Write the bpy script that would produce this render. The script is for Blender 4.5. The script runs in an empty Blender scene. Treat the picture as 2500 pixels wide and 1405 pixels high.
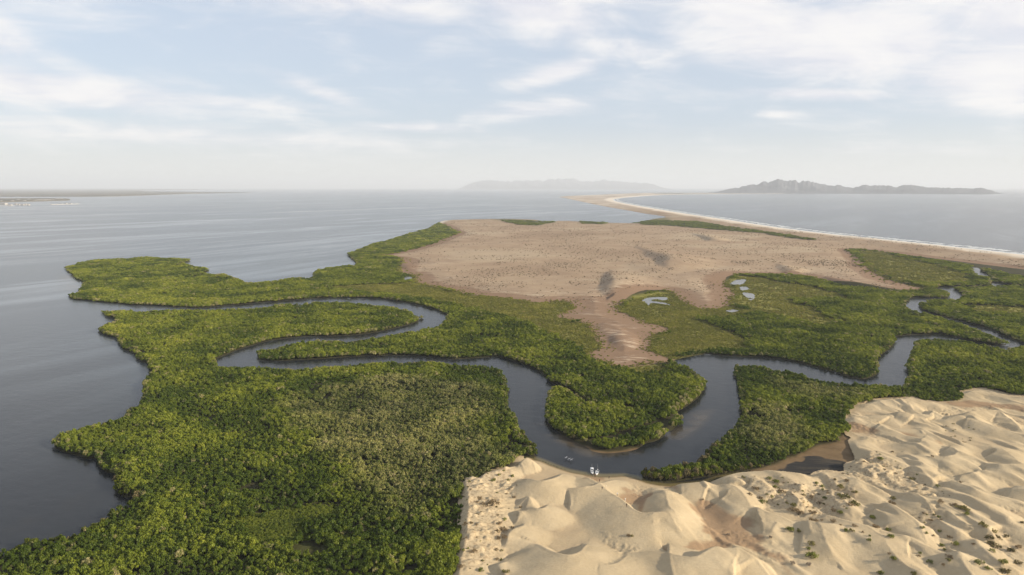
import bpy, bmesh, math, random
import numpy as np
from mathutils import Vector, Matrix

scene = bpy.context.scene
R = math.radians
rng = np.random.default_rng(7)
random.seed(7)

# ------------------------------------------------------------------ camera
CAM_H = 135.0
F_PX = 1667.0                      # focal length in photo pixels (photo 2500 x 1405)
PITCH = R(8.38)
cam_d = bpy.data.cameras.new("camera")
cam_d.sensor_width = 36.0
cam_d.lens = 36.0 * F_PX / 2500.0
cam_d.clip_start = 1.0
cam_d.clip_end = 200000.0
cam = bpy.data.objects.new("camera", cam_d)
scene.collection.objects.link(cam)
cam.location = (0, 0, CAM_H)
cam.rotation_euler = (R(90) - PITCH, 0, 0)
scene.camera = cam

# ------------------------------------------------------------------ sun, exposure
SUN_AZ, SUN_EL = R(105.0), R(19.5)     # azimuth clockwise from +Y (the view axis)
sdir = Vector((math.sin(SUN_AZ) * math.cos(SUN_EL), math.cos(SUN_AZ) * math.cos(SUN_EL), math.sin(SUN_EL)))
sun_d = bpy.data.lights.new("sun", 'SUN')
sun_d.energy = 4.2
sun_d.angle = R(0.6)
sun_d.color = (1.0, 0.87, 0.68)
sun = bpy.data.objects.new("sun", sun_d)
scene.collection.objects.link(sun)
sun.rotation_euler = sdir.to_track_quat('Z', 'Y').to_euler()
scene.view_settings.view_transform = 'Standard'
scene.view_settings.look = 'None'
scene.view_settings.gamma = 1.0
scene.view_settings.use_curve_mapping = False
scene.view_settings.exposure = 0.95
HAZE_DENSITY = 4.4e-5
SKY_STRENGTH = 0.09

# ------------------------------------------------------------------ node helper
class NT:
    def __init__(s, tree):
        s.t = tree; s.n = tree.nodes; s.l = tree.links
    def new(s, typ, ins=None, **kw):
        nd = s.n.new(typ)
        for k, v in kw.items(): setattr(nd, k, v)
        for k, v in (ins or {}).items(): s.put(nd.inputs[k], v)
        return nd
    def put(s, sock, v):
        if isinstance(v, bpy.types.NodeSocket): s.l.new(v, sock)
        elif isinstance(v, bpy.types.Node): s.l.new(v.outputs[0], sock)
        else: sock.default_value = v
    def m(s, op, a, b=None, c=None, clamp=False):
        nd = s.n.new('ShaderNodeMath'); nd.operation = op; nd.use_clamp = clamp
        for i, v in enumerate((a, b, c)):
            if v is not None: s.put(nd.inputs[i], v)
        return nd.outputs[0]
    def mix(s, f, a, b, typ='MIX'):
        nd = s.n.new('ShaderNodeMix'); nd.data_type = 'RGBA'; nd.blend_type = typ
        s.put(nd.inputs[0], f)
        for i, v in ((6, a), (7, b)):
            if isinstance(v, tuple) and len(v) == 3: v = v + (1.0,)
            s.put(nd.inputs[i], v)
        return nd.outputs[2]
    def ss(s, x, lo, hi):
        nd = s.n.new('ShaderNodeMapRange'); nd.interpolation_type = 'SMOOTHSTEP'
        s.put(nd.inputs[0], x); s.put(nd.inputs[1], lo); s.put(nd.inputs[2], hi)
        nd.inputs[3].default_value = 0.0; nd.inputs[4].default_value = 1.0
        return nd.outputs[0]
    def noise(s, vec, scale, detail=3.0, rough=0.55, dist=0.0):
        nd = s.n.new('ShaderNodeTexNoise')
        if vec is not None: s.put(nd.inputs['Vector'], vec)
        nd.inputs['Scale'].default_value = scale; nd.inputs['Detail'].default_value = detail
        nd.inputs['Roughness'].default_value = rough; nd.inputs['Distortion'].default_value = dist
        return nd.outputs[0]
    def mapping(s, vec, scale=(1, 1, 1), rot=(0, 0, 0), loc=(0, 0, 0)):
        if any(rot):                                  # turn first, then stretch
            r_ = s.n.new('ShaderNodeMapping'); s.put(r_.inputs[0], vec); r_.inputs['Rotation'].default_value = rot
            vec, rot = r_.outputs[0], (0, 0, 0)
        nd = s.n.new('ShaderNodeMapping')
        s.put(nd.inputs[0], vec)
        nd.inputs['Scale'].default_value = scale; nd.inputs['Rotation'].default_value = rot; nd.inputs['Location'].default_value = loc
        return nd.outputs[0]
    def attr(s, name, typ='GEOMETRY', out='Fac'):
        nd = s.n.new('ShaderNodeAttribute'); nd.attribute_name = name; nd.attribute_type = typ
        return nd.outputs[out]
    def sep(s, v):
        nd = s.n.new('ShaderNodeSeparateXYZ'); s.put(nd.inputs[0], v); return nd.outputs
    def sepc(s, v):
        nd = s.n.new('ShaderNodeSeparateColor'); s.put(nd.inputs[0], v); return nd.outputs

def material(name):
    m = bpy.data.materials.new(name); m.use_nodes = True
    t = NT(m.node_tree); t.n.clear()
    out = t.n.new('ShaderNodeOutputMaterial')
    return m, t, out

def principled(t, out, color, rough=0.9, spec=0.2, normal=None, **kw):
    p = t.n.new('ShaderNodeBsdfPrincipled')
    if isinstance(color, tuple): color = color + (1.0,) if len(color) == 3 else color
    t.put(p.inputs['Base Color'], color); t.put(p.inputs['Roughness'], rough)
    t.put(p.inputs['Specular IOR Level'], spec)
    if normal is not None: t.put(p.inputs['Normal'], normal)
    for k, v in kw.items(): t.put(p.inputs[k], v)
    t.l.new(p.outputs[0], out.inputs[0])
    return p

def plain(name, color, rough=0.6, spec=0.3):
    m, t, out = material(name)
    g = t.new('ShaderNodeNewGeometry')
    n = t.noise(g.outputs['Position'], 1.7, 3)
    c = t.mix(t.ss(n, 0.3, 0.75), tuple(x * 0.86 for x in color), tuple(min(1, x * 1.08) for x in color))
    principled(t, out, c, rough, spec)
    return m

# ------------------------------------------------------------------ sky (world)
world = bpy.data.worlds.new("World"); scene.world = world; world.use_nodes = True
W = NT(world.node_tree); W.n.clear()
wo = W.n.new('ShaderNodeOutputWorld'); bg = W.n.new('ShaderNodeBackground'); W.l.new(bg.outputs[0], wo.inputs[0])
sky = W.n.new('ShaderNodeTexSky'); sky.sky_type = 'NISHITA'; sky.sun_disc = False
sky.sun_elevation = SUN_EL; sky.sun_rotation = SUN_AZ; sky.altitude = 100.0
sky.air_density = 1.0; sky.dust_density = 1.4; sky.ozone_density = 1.0
tc = W.n.new('ShaderNodeTexCoord'); D = W.sep(tc.outputs['Generated'])
az = W.m('ARCTAN2', D[0], D[1]); el = W.m('ARCSINE', D[2])
azd = W.m('MULTIPLY', az, 57.29578); eld = W.m('MULTIPLY', el, 57.29578)
zz = W.m('ADD', W.m('MAXIMUM', D[2], 0.0), 0.045)
px_ = W.m('DIVIDE', D[0], zz); py_ = W.m('DIVIDE', D[1], zz)
cv = W.new('ShaderNodeCombineXYZ', {0: px_, 1: py_, 2: 0.0}).outputs[0]
# broad wind-drawn cirrus: three noises in the plane of the cloud deck
n1 = W.noise(W.mapping(cv, (0.55, 0.8, 1), (0, 0, R(24)), (3.1, 1.7, 0)), 1.0, 7, 0.62, 0.5)
n2 = W.noise(W.mapping(cv, (1.6, 3.4, 1), (0, 0, R(-14)), (1.1, 7.7, 0)), 1.0, 6, 0.6, 0.6)
n3 = W.noise(W.mapping(cv, (3.4, 7.5, 1), (0, 0, R(18)), (9.1, 2.7, 0)), 1.0, 4, 0.6, 0.3)
def blob(cx, cy, sx, sy, rot, amp):
    a0, e0 = (cx - 1250) / 29.1, (457 - cy) / 29.1
    da = W.m('SUBTRACT', azd, a0); de = W.m('SUBTRACT', eld, e0)
    c, s_ = math.cos(R(-rot)), math.sin(R(-rot))
    u = W.m('ADD', W.m('MULTIPLY', da, c), W.m('MULTIPLY', de, s_))
    v = W.m('SUBTRACT', W.m('MULTIPLY', de, c), W.m('MULTIPLY', da, s_))
    u = W.m('DIVIDE', u, sx / 29.1); v = W.m('DIVIDE', v, sy / 29.1)
    q = W.m('ADD', W.m('MULTIPLY', u, u), W.m('MULTIPLY', v, v))
    return W.m('MULTIPLY', W.m('EXPONENT', W.m('MULTIPLY', q, -1.0)), amp)
blobs = [(110, 25, 330, 65, 6, .72), (90, 145, 190, 44, 20, .92), (230, 262, 420, 40, 3, .8), (760, 10, 420, 62, 6, .95),
         (1290, 45, 200, 60, 14, .95), (1560, 30, 260, 40, 0, .5), (1760, 70, 150, 70, 15, .9), (1950, 150, 330, 85, 6, .95),
         (2350, 120, 260, 150, 8, .95), (2330, 250, 300, 75, 8, .95), (1360, 192, 120, 24, -14, .8), (1300, 275, 170, 26, -6, .6),
         (1020, 318, 150, 14, 0, .6), (800, 240, 130, 20, 18, .5), (1930, 258, 170, 16, 4, .75), (1850, 298, 70, 9, 3, .45),
         (500, 345, 620, 34, 1, .45), (2050, 375, 260, 14, 2, .3), (1500, 140, 220, 40, 12, .45), (2400, 400, 220, 10, 3, .35),
         (560, 272, 300, 22, 2, .5)]
acc = None
for b in blobs:
    x = blob(*b); acc = x if acc is None else W.m('MAXIMUM', W.m('MULTIPLY', acc, 1.0), x)
# beyond the frame the same veil goes on as plain noise
inframe = W.ss(W.m('ABSOLUTE', azd), 40.0, 58.0)
high = W.ss(eld, 15.5, 24.0)
out_f = W.m('MAXIMUM', inframe, high)
acc = W.m('ADD', W.m('MULTIPLY', acc, W.m('SUBTRACT', 1.0, out_f)), W.m('MULTIPLY', out_f, 0.34))
av = W.new('ShaderNodeCombineXYZ', {0: W.m('MULTIPLY', azd, 1 / 7.5), 1: W.m('MULTIPLY', W.m('SUBTRACT', eld, W.m('MULTIPLY', azd, -.06)), 1 / 2.6), 2: 0.0}).outputs[0]
nA = W.noise(av, 1.0, 7, .6, .55)
detail = W.m('ADD', W.m('MULTIPLY', n1, 0.28), W.m('ADD', W.m('MULTIPLY', n2, 0.17), W.m('MULTIPLY', nA, 0.55)))
dens = W.m('ADD', W.m('MULTIPLY', acc, 1.0), W.m('MULTIPLY', W.m('SUBTRACT', detail, 0.5), 2.3))
cl = W.ss(dens, -0.04, 0.80)
cl = W.m('MULTIPLY', cl, W.ss(eld, 0.4, 3.2))
ccol = W.mix(W.ss(detail, 0.36, 0.6), (4.6, 4.6, 5.0), (5.75, 5.6, 5.5))
vf = W.m('SUBTRACT', 0.74, W.m('MULTIPLY', W.ss(eld, 12.0, 45.0), 0.5))
veil = W.mix(vf, sky.outputs[0], (3.6, 4.0, 4.7))
low = W.m('MULTIPLY', W.m('SUBTRACT', 1.0, W.ss(eld, 0.0, 5.5)), 0.75)
veil = W.mix(low, veil, (5.1, 5.08, 4.72))
skyc = W.mix(W.m('MULTIPLY', cl, 0.9), veil, ccol)
W.l.new(skyc, bg.inputs[0]); bg.inputs[1].default_value = SKY_STRENGTH

# ------------------------------------------------------------------ pixel -> ground
SP, CP = math.sin(PITCH), math.cos(PITCH)
def ray(px, py):
    u = (px - 1250.0) / F_PX; v = (702.5 - py) / F_PX
    return u, CP + v * SP, -SP + v * CP
def proj(px, py, z=0.0):
    a, b, c = ray(px, py)
    t = (z - CAM_H) / c
    return a * t, b * t
CANOPY = 3.6
def P(s):
    """'x,y x,y' pixels on the ground, a trailing h: seen at canopy-top height"""
    out = []
    for tok in s.split():
        h = tok.endswith('h'); tok = tok.rstrip('h')
        x, y = tok.split(',')
        out.append(proj(float(x), float(y), CANOPY if h else 0.0))
    return np.array(out)

# ------------------------------------------------------------------ numpy helpers
def _hash(ix, iy, seed):
    h = (ix.astype(np.int64) * 374761393 + iy.astype(np.int64) * 668265263 + seed * 974634777) & 0xffffffff
    h = ((h ^ (h >> 13)) * 1274126177) & 0xffffffff
    return ((h ^ (h >> 16)) & 0xffffff) / float(0xffffff)
def vnoise(x, y, seed=0):
    ix, iy = np.floor(x), np.floor(y)
    fx, fy = x - ix, y - iy
    fx = fx * fx * (3 - 2 * fx); fy = fy * fy * (3 - 2 * fy)
    a = _hash(ix, iy, seed); b = _hash(ix + 1, iy, seed); c = _hash(ix, iy + 1, seed); d = _hash(ix + 1, iy + 1, seed)
    return (a * (1 - fx) + b * fx) * (1 - fy) + (c * (1 - fx) + d * fx) * fy
def fbm(x, y, seed=0, oct=4):
    s = np.zeros_like(x); a = 0.5; t = 0
    for i in range(oct):
        s += a * vnoise(x, y, seed + i * 17); t += a
        x = x * 2.03 + 11.3; y = y * 2.03 + 5.7; a *= 0.5
    return s / t
def sstep(x, lo, hi):
    t = np.clip((x - lo) / (hi - lo), 0, 1); return t * t * (3 - 2 * t)
def smooth_closed(pts, k=4, jit=0.0, seed=1, closed=True):
    n = len(pts); out = []
    for i in range(n if closed else n - 1):
        if closed: p0, p1, p2, p3 = pts[(i - 1) % n], pts[i], pts[(i + 1) % n], pts[(i + 2) % n]
        else: p0, p1, p2, p3 = pts[max(i - 1, 0)], pts[i], pts[i + 1], pts[min(i + 2, n - 1)]
        L = np.hypot(*(p2[:2] - p1[:2])) + 1e-6
        m1 = (p2 - p0) * 0.5; m2 = (p3 - p1) * 0.5
        for m in (m1, m2):
            l = np.hypot(*m[:2])
            if l > L: m *= L / l
        for j in range(k):
            t = j / k
            h = (2*t**3 - 3*t**2 + 1) * p1 + (t**3 - 2*t**2 + t) * m1 + (-2*t**3 + 3*t**2) * p2 + (t**3 - t**2) * m2
            out.append(h)
    if not closed: out.append(pts[-1])
    out = np.array(out, float)
    if jit:
        out[:, 0] += (fbm(out[:, 0] / 9.0, out[:, 1] / 9.0, seed) - 0.5) * jit * 2
        out[:, 1] += (fbm(out[:, 0] / 9.0, out[:, 1] / 9.0, seed + 5) - 0.5) * jit * 2
    return out
def inside(pts, poly):
    order = np.argsort(pts[:, 1], kind='stable'); ys = pts[order, 1]; xs = pts[order, 0]
    par = np.zeros(len(pts), bool)
    x0, y0 = poly[:, 0], poly[:, 1]; x1, y1 = np.roll(x0, -1), np.roll(y0, -1)
    lo = np.searchsorted(ys, np.minimum(y0, y1), 'left'); hi = np.searchsorted(ys, np.maximum(y0, y1), 'left')
    for i in range(len(poly)):
        a, b = lo[i], hi[i]
        if b > a:
            xc = x0[i] + (ys[a:b] - y0[i]) * (x1[i] - x0[i]) / (y1[i] - y0[i])
            par[a:b] ^= xs[a:b] < xc
    res = np.zeros(len(pts), bool); res[order] = par
    return res
def segs(poly, closed=True):
    q = np.roll(poly, -1, 0) if closed else poly[1:]
    p = poly if closed else poly[:-1]
    return np.hstack([p[:, :2], q[:, :2]])
def udist(pts, sg, maxd):
    """distance to a set of segments, clipped at maxd"""
    cs = max(maxd, 20.0)
    cx = np.floor(pts[:, 0] / cs).astype(np.int64); cy = np.floor(pts[:, 1] / cs).astype(np.int64)
    key = cx * 1000003 + cy
    order = np.argsort(key, kind='stable'); sk = key[order]
    d2 = np.full(len(pts), maxd * maxd)
    for ax, ay, bx, by in sg:
        L = math.hypot(bx - ax, by - ay)
        n = max(1, int(math.ceil(L / cs)))
        cells = set()
        for i in range(n + 1):
            gx = int(math.floor((ax + (bx - ax) * i / n) / cs)); gy = int(math.floor((ay + (by - ay) * i / n) / cs))
            for ii in (-1, 0, 1):
                for jj in (-1, 0, 1): cells.add((gx + ii) * 1000003 + gy + jj)
        for c in cells:
            a = np.searchsorted(sk, c, 'left'); b = np.searchsorted(sk, c, 'right')
            if b > a:
                ids = order[a:b]; X = pts[ids, 0] - ax; Y = pts[ids, 1] - ay
                t = np.clip((X * (bx - ax) + Y * (by - ay)) / (L * L + 1e-9), 0, 1)
                q = (X - t * (bx - ax)) ** 2 + (Y - t * (by - ay)) ** 2
                d2[ids] = np.minimum(d2[ids], q)
    return np.sqrt(d2)
def sdist(pts, poly, maxd):
    d = udist(pts, segs(poly), maxd); return np.where(inside(pts, poly), d, -d)

# ------------------------------------------------------------------ object helpers
def link(o, parent=None):
    scene.collection.objects.link(o)
    if parent is not None: o.parent = parent
    return o
def tag(o, label=None, cat=None, group=None, kind=None):
    for k, v in (('label', label), ('category', cat), ('group', group), ('kind', kind)):
        if v: o[k] = v
    return o
def mesh_np(name, V, F, mat=None, smooth=False):
    V = np.asarray(V, np.float32); F = np.asarray(F, np.int32)
    me = bpy.data.meshes.new(name)
    me.vertices.add(len(V)); me.vertices.foreach_set('co', V.ravel())
    k = F.shape[1]
    me.loops.add(F.size); me.loops.foreach_set('vertex_index', F.ravel())
    me.polygons.add(len(F)); me.polygons.foreach_set('loop_start', np.arange(0, F.size, k, dtype=np.int32))
    if smooth: me.polygons.foreach_set('use_smooth', np.ones(len(F), bool))
    me.update(calc_edges=True)
    if mat: me.materials.append(mat)
    return me
def add_attr(me, name, vals, typ='FLOAT', dom='POINT'):
    a = me.attributes.new(name, typ, dom)
    vals = np.asarray(vals)
    if typ == 'FLOAT': a.data.foreach_set('value', vals.astype(np.float32).ravel())
    elif typ == 'INT': a.data.foreach_set('value', vals.astype(np.int32).ravel())
    elif typ == 'FLOAT_COLOR': a.data.foreach_set('color', vals.astype(np.float32).ravel())
    elif typ == 'FLOAT_VECTOR': a.data.foreach_set('vector', vals.astype(np.float32).ravel())
def grid_faces(nr, nc):
    i = np.arange(nr - 1)[:, None] * nc + np.arange(nc - 1)[None, :]
    return np.stack([i, i + 1, i + nc + 1, i + nc], -1).reshape(-1, 4)
def compact(V, F):
    used = np.zeros(len(V), bool); used[F.ravel()] = True
    idx = np.cumsum(used) - 1
    return used, idx[F]
def obj(name, me, parent=None): return link(bpy.data.objects.new(name, me), parent)
def bm_obj(name, bm, mat, parent=None, smooth=False):
    me = bpy.data.meshes.new(name); bm.to_mesh(me); bm.free()
    me.materials.append(mat)
    if smooth: me.polygons.foreach_set('use_smooth', np.ones(len(me.polygons), bool))
    return obj(name, me, parent)

# ------------------------------------------------------------------ coastline (traced pixels; h = edge seen at canopy height)
LAND = P("-400,1420 -60,1352h 0,1336h 21,1333h 64,1313h 117,1305h 178,1302h 199,1288h 249,1259h 285,1234h 313,1220h 334,1213 306,1215 "
 "290,1202 286,1184 288,1163 260,1152 242,1138 238,1120 213,1120 178,1110 153,1103 133,1092 132,1074h 142,1060h 178,1046h 228,1033h 295,1017h "
 "310,1003h 335,983h 345,964h 350,935h 356,914h 374,902h 364,899 359,888 345,884 335,875 333,867 313,859 301,852 292,837 284,826 262,820 240,813 "
 "238,805h 247,795h 271,788h 281,784h 279,778 264,775 259,771 260,763h 185,733 173,729 168,723 190,713h 192,705h 200,698h 200,687 185,683 179,673 164,663 "
 "161,656 166,649h 185,643h 211,636h 260,632h 356,627h 420,630h 459,632h 463,637 461,640 442,642 474,649h 501,653h 512,659h 511,663 495,667 "
 "516,669h 553,670h 580,679h 600,686h 609,690h 646,688h 695,682h 713,679h 760,676h 765,668h 773,659h 812,651h 840,648h 866,647h 868,641 856,631 "
 "848,622 850,618h 879,606h 914,594h 956,583h 988,572h 1042,558h 1068,546 1087,539 1138,537 1196,536 1250,536 1314,538 1298,541 1343,543 1349,541 "
 "1394,541 1436,543 1544,546 1570,541 1596,535 1627,530 1576,522 1537,515 1480,505 1428,494.6 1376,483.5 1365,481.6 1389,479 1454,476.4 1532,473 "
 "1610,471 1740,470.7 1870,471.3 2000,471.5 2030,472.3 1940,473 1818,473.8 1662,475.4 1584,478.4 1537,482 1511,484.6 1497,487.5 1503,492 1532,498.5 1584,507.6 1662,520.6 "
 "1766,536 1870,552 2000,569 2250,595 2500,623 2700,648 3000,690 3800,760 3800,1600 -500,1600")
CREEK = P("40,772 60,738 130,728 185,733 207,734 260,740 303,743 324,746 378,747 431,751 484,752.6 527,749 591,743.6 630,739.7 721,732.7 786,728 825,728 916,729 994,740 "
 "1046,751 1080,764 1098,774 1090,779 1077,792h 1036,801h 1015,810h 989,812h 942,821h 890,829h 838,831h 773,832h 734,837h 687,844h 661,851h 633,863 630,871 "
 "635,879 648,880 682,881 760,878 825,874 890,870 968,868 1046,871 1100,877 1138,876 1212,871.6 1250,880 1279,889 1308,902 1330,919.6 1343,934 1372,942 "
 "1388,952 1407,963 1423,974 1448,989 1452,984 1430,980h 1413,967h 1390,950h 1378,942h 1356,939h 1351,955 1340,971 1335,996 1335,1022 1346,1041 1366,1057 1388,1070 1407,1080 "
 "1430,1091 1446,1102 1484,1107 1522,1104 1554,1097 1580,1083 1599,1078 1618,1068 1628,1054 1641,1051 1654,1038 1665,1025 1663,1016h 1650,1014 1670,996 "
 "1686,985 1705,971 1718,955 1722,939 1721,926h 1711,916h 1698,907h 1676,892h 1657,889h 1647,886 1645,880 1676,873 1708,867 1727,864.6 1756,868 1804,871 "
 "1870,873 1926,881 1982,894 2038,909 2080,923 2108,926 2125,922 2140,915 2143,902 2139,886 2144,874 2161,860 2178,846 2184,832 2186,824 2203,820 "
 "2242,817 2298,817 2332,823 2374,834 2416,840 2450,843 2456,837 2450,831h 2430,821h 2388,806h 2354,792h 2340,785h 2318,779h 2276,768h 2248,761h 2228,755h "
 "2213,745.6h 2210,740 2220,736 2221,730 2237,727 2270,728 2310,728 2318,720 2319,716h 2310,710h 2282,703.6h 2293,701 2326,700.5 2380,699.5 2416,699 2422,692 2433,691 2410,683 "
 "2385,676 2378,668 2370,660 2362,655 2384,654 2394,658 2398,664 2410,670 2418,678 2424,684 2440,692 2486,697 2560,699 2560,703 2440,700 2420,702 2330,706 2338,711 2352,720 2352,727 2340,732h 2318,732h 2276,730h 2262,737h 2248,744 2244,748 2254,758 "
 "2282,768 2318,778 2360,788 2416,804 2458,823 2500,839 2640,875 2900,930 2900,960 2640,895 2500,857 2472,857.6 2458,853h 2438,846h 2388,838h 2346,830h 2304,826h 2262,827h 2242,831h 2235,841 2234,852 "
 "2226,866 2220,886 2214,902 2220,916 2224,922 2212,930h 2206,936h 2164,939h 2122,939h 2066,934.6h 2010,925h 1940,908h 1884,899.6h 1836,890h 1814,891h "
 "1803,899 1793,907 1791,916 1801,935 1804,958 1812,983 1812,1015 1804,1035 1788,1060 1769,1076 1746,1095 1724,1115 1702,1121h 1666,1127h 1628,1139h "
 "1593,1145h 1570,1156 1569,1166 1590,1174 1628,1179 1663,1175.6 1708,1167.6 1772,1158 1836,1149 1868,1147 1856,1154 1804,1157 1756,1166 1724,1179 1676,1183.6 1628,1185 "
 "1596,1180 1574,1174 1554,1166 1526,1161 1484,1162 1452,1161 1420,1156 1388,1150 1356,1139 1324,1126 1305,1119.6 1306,1105 1292,1086 1279,1073 1263,1051 "
 "1257,1022 1241,1006 1239,971 1242,955 1234,929 1231,910h 1222,900h 1196,894h 1148,889h 1100,886h 1020,883h 942,886.6h 864,888h 812,894h 760,899.6h 729,900h "
 "669,896h 604,894h 552,893h 531,892h 522,884 521,879 552,867 573,857 604,848 646,835 682,829 734,823 786,822 838,820 890,816 942,807 981,798 1015,788 "
 "1029,777 1028,772h 1010,767h 1004,760.5h 981,755h 955,750h 916,746h 877,740h 838,737h 799,736h 760,738h 739,741h 708,741h 656,747h 630,750h 609,752h 552,753h 499,757h "
 "442,757h 378,758h 313,757.6h 271,759h 262,763 200,768 120,775")
SAND = P("1090,1480 1112,1404 1111,1360 1119,1334 1127,1295 1128,1252 1127,1208 1128,1187 1137,1176 1156,1177 1172,1175 1182,1161 1202,1153 1224,1148 1250,1139 1256,1126 1265,1122 "
 "1284,1117 1302,1116 1324,1122 1356,1135 1388,1146 1420,1152 1452,1157 1484,1158 1526,1157 1554,1162 1574,1170 1596,1176 1628,1181 1676,1180 1724,1175 1756,1162 1804,1156 1848,1154 1881,1155 1919,1159 1954,1165 1983,1170 "
 "1993,1162 2013,1157 2038,1159 2069,1160 2070,1139 2094,1130 2095,1123 2088,1104 2081,1081 2087,1073 2073,1065 2070,1055 2060,1037 2060,1028 2076,1006 2094,990 2120,985 2148,978 "
 "2200,975 2220,973 2240,976 2264,982 2300,985 2310,984 2348,979 2343,962 2360,956 2386,950 2420,954 2460,965 2500,969 2700,990 3200,1030 3200,1480")
SCRUB = P("1068,546 1087,553 1106,564 1116,569 1087,583 1042,599 994,612 956,620 914,626 959,631 984,636 984,650 975,666 1010,673 1020,692 1042,698 1106,708 1138,718 1266,734 1314,740 "
 "1384,737 1403,754 1360,773 1403,782 1434,792 1454,816 1464,840 1462,856 1434,866 1454,876 1482,888 1516,895 1564,894 1612,886 1645,881 1612,871 1583,859 1583,828 1593,816 1626,809 1624,802 "
 "1588,792 1540,775 1506,756 1509,744 1540,725 1576,715 1624,710 1648,720 1672,739 1708,756 1756,756 1780,746 1780,734 1792,718 1768,696 1770,682 1792,672 1852,672 1912,673 1968,676 "
 "2038,692 2080,699 2150,708 2220,711 2248,706 2220,698 2164,684 2130,664 2108,645 2094,625 2080,611 2164,617 2276,631 2388,645 2500,659 2800,700 3800,790 3800,740 3000,660 2500,600 2000,540 "
 "1700,490 1500,460 1400,459 1300,470 1500,528 1500,542 1300,530 1068,536")
MUD = P("1800,1158 1842,1146 1870,1140 1898,1133 1920,1120 1940,1116 1968,1102 1996,1089 2042,1080 2050,1067 2070,1060 2100,1075 2110,1130 2080,1165 1983,1175 1900,1165")
POND = P("1880,1158 1919,1142 1947,1129 1968,1117 1989,1115 2017,1121 2038,1126 2064,1131 2072,1165 1983,1175 1920,1165")
POOLS = ["1567,737 1578,730 1600,728 1625,728 1632,733 1618,736 1600,733 1590,736 1600,738 1625,742 1637,748 1612,744 1590,742 1584,748 1578,742",
         "1782,697 1795,686 1812,684 1822,685 1818,692 1808,697", "1806,703 1822,702 1830,708 1812,712", "1812,716 1832,718 1842,722 1840,732 1822,728", "1826,733 1842,732 1836,736",
         "1772,761 1790,758 1804,761 1786,765", "985,681 993,677 1004,678 1006,683 997,688 988,687", "1962,682 1990,683 2008,687 1985,687"]
LOWVEG = [P(s) for s in (
 "1506,756 1545,727 1630,713 1680,745 1720,758 1790,748 1860,765 1800,775 1713,782 1756,804 1804,826 1840,842 1828,854 1720,858 1646,877 1612,871 1583,859 1583,828 1630,806 1588,792 1540,775",
 "1772,690 1800,675 1860,678 1900,690 2000,705 2060,722 2080,738 2000,730 1930,733 1990,760 2060,790 2000,800 1930,775 1860,768 1790,748 1792,720",
 "760,705 900,696 1000,692 1040,700 1150,722 1380,737 1405,755 1360,773 1403,785 1450,816 1462,850 1430,866 1380,838 1250,778 1150,755 1050,733 900,715",
 "2094,612 2164,620 2280,648 2360,670 2370,690 2300,694 2200,690 2150,668 2110,645", "2330,745 2500,752 2700,765 2700,785 2400,768",
 "575,1268 652,1262 720,1242 803,1247 828,1262 728,1282 743,1307 850,1302 903,1302 903,1332 803,1347 720,1330 652,1332 600,1300",
 "1640,905 1560,912 1500,905 1520,898 1600,893")]
TAN = [P(s) for s in ("800,950 1000,920 1180,960 1220,1150 1000,1250 850,1150 700,1000", "1912,936 2050,950 2100,975 1980,985 1920,960", "1850,1010 1920,1000 1960,1060 1900,1100 1840,1090 1800,1060")]
GREENPATCH = [P(s) for s in ("1196,535 1343,541 1350,545 1310,553 1270,551 1240,545", "1420,543 1480,546 1470,550 1425,549",
 "1544,545 1600,534 1631,532 1636,541 1701,544 1766,556 1818,562 1870,570 1948,582 1987,589 1922,583 1857,571 1792,567 1714,560 1636,554 1579,552")]
BROWN = [P(s) for s in ("1515,1230 1552,1250 1591,1256 1602,1239 1591,1222 1565,1208 1530,1212", 
 "1639,1189 1693,1230 1689,1252 1712,1284 1736,1328 1738,1339 1671,1341 1630,1345 1660,1363 1704,1350 1800,1346 1848,1362 1902,1395 1924,1420 1955,1420 1902,1360 1863,1345 1837,1306 1815,1269 1772,1250 1745,1238 1700,1208",
 "2300,986 2350,979 2400,986 2440,996 2500,1000 2500,1010 2400,998 2350,1002 2330,996", "1430,1162 1475,1163 1480,1178 1450,1186 1425,1176", "2062,1040 2200,1062 2300,1080 2290,1095 2180,1070 2085,1060")]
ROUGH = [P(s) for s in ("1118,1180 1250,1150 1265,1210 1240,1260 1245,1330 1200,1400 1105,1420", "2080,1130 2130,1120 2230,1165 2300,1215 2340,1240 2250,1228 2190,1205 2120,1195 2050,1170 2070,1150",
 "1835,1185 1900,1185 1960,1200 2060,1180 2100,1220 2060,1275 1990,1290 1930,1265 1870,1240 1835,1215", "2240,1255 2300,1260 2300,1330 2240,1310")]
SALT = P("1452,796 1475,790 1510,796 1530,812 1560,822 1566,840 1555,858 1520,862 1490,850 1482,830 1462,812")
SALT2 = P("1470,880 1500,870 1560,866 1595,872 1580,882 1540,890 1490,890")

LANDs = smooth_closed(LAND, 4, 1.3, 3)
CREEKs = smooth_closed(CREEK, 4, 1.0, 9)
SANDs = smooth_closed(SAND, 3, 0.6, 4)
SCRUBs = smooth_closed(SCRUB, 3, 2.5, 5)
def shore_segments():
    a = segs(LANDs); mid = (a[:, :2] + a[:, 2:]) / 2
    a = a[~inside(mid, CREEKs)]
    b = segs(CREEKs); mid = (b[:, :2] + b[:, 2:]) / 2
    b = b[inside(mid, LANDs)]
    return np.vstack([a, b])
SHORE = shore_segments()
def land_sd(pts, maxd=30.0):
    d = udist(pts, SHORE, maxd)
    return np.where(inside(pts, LANDs) & ~inside(pts, CREEKs), d, -d)

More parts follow.
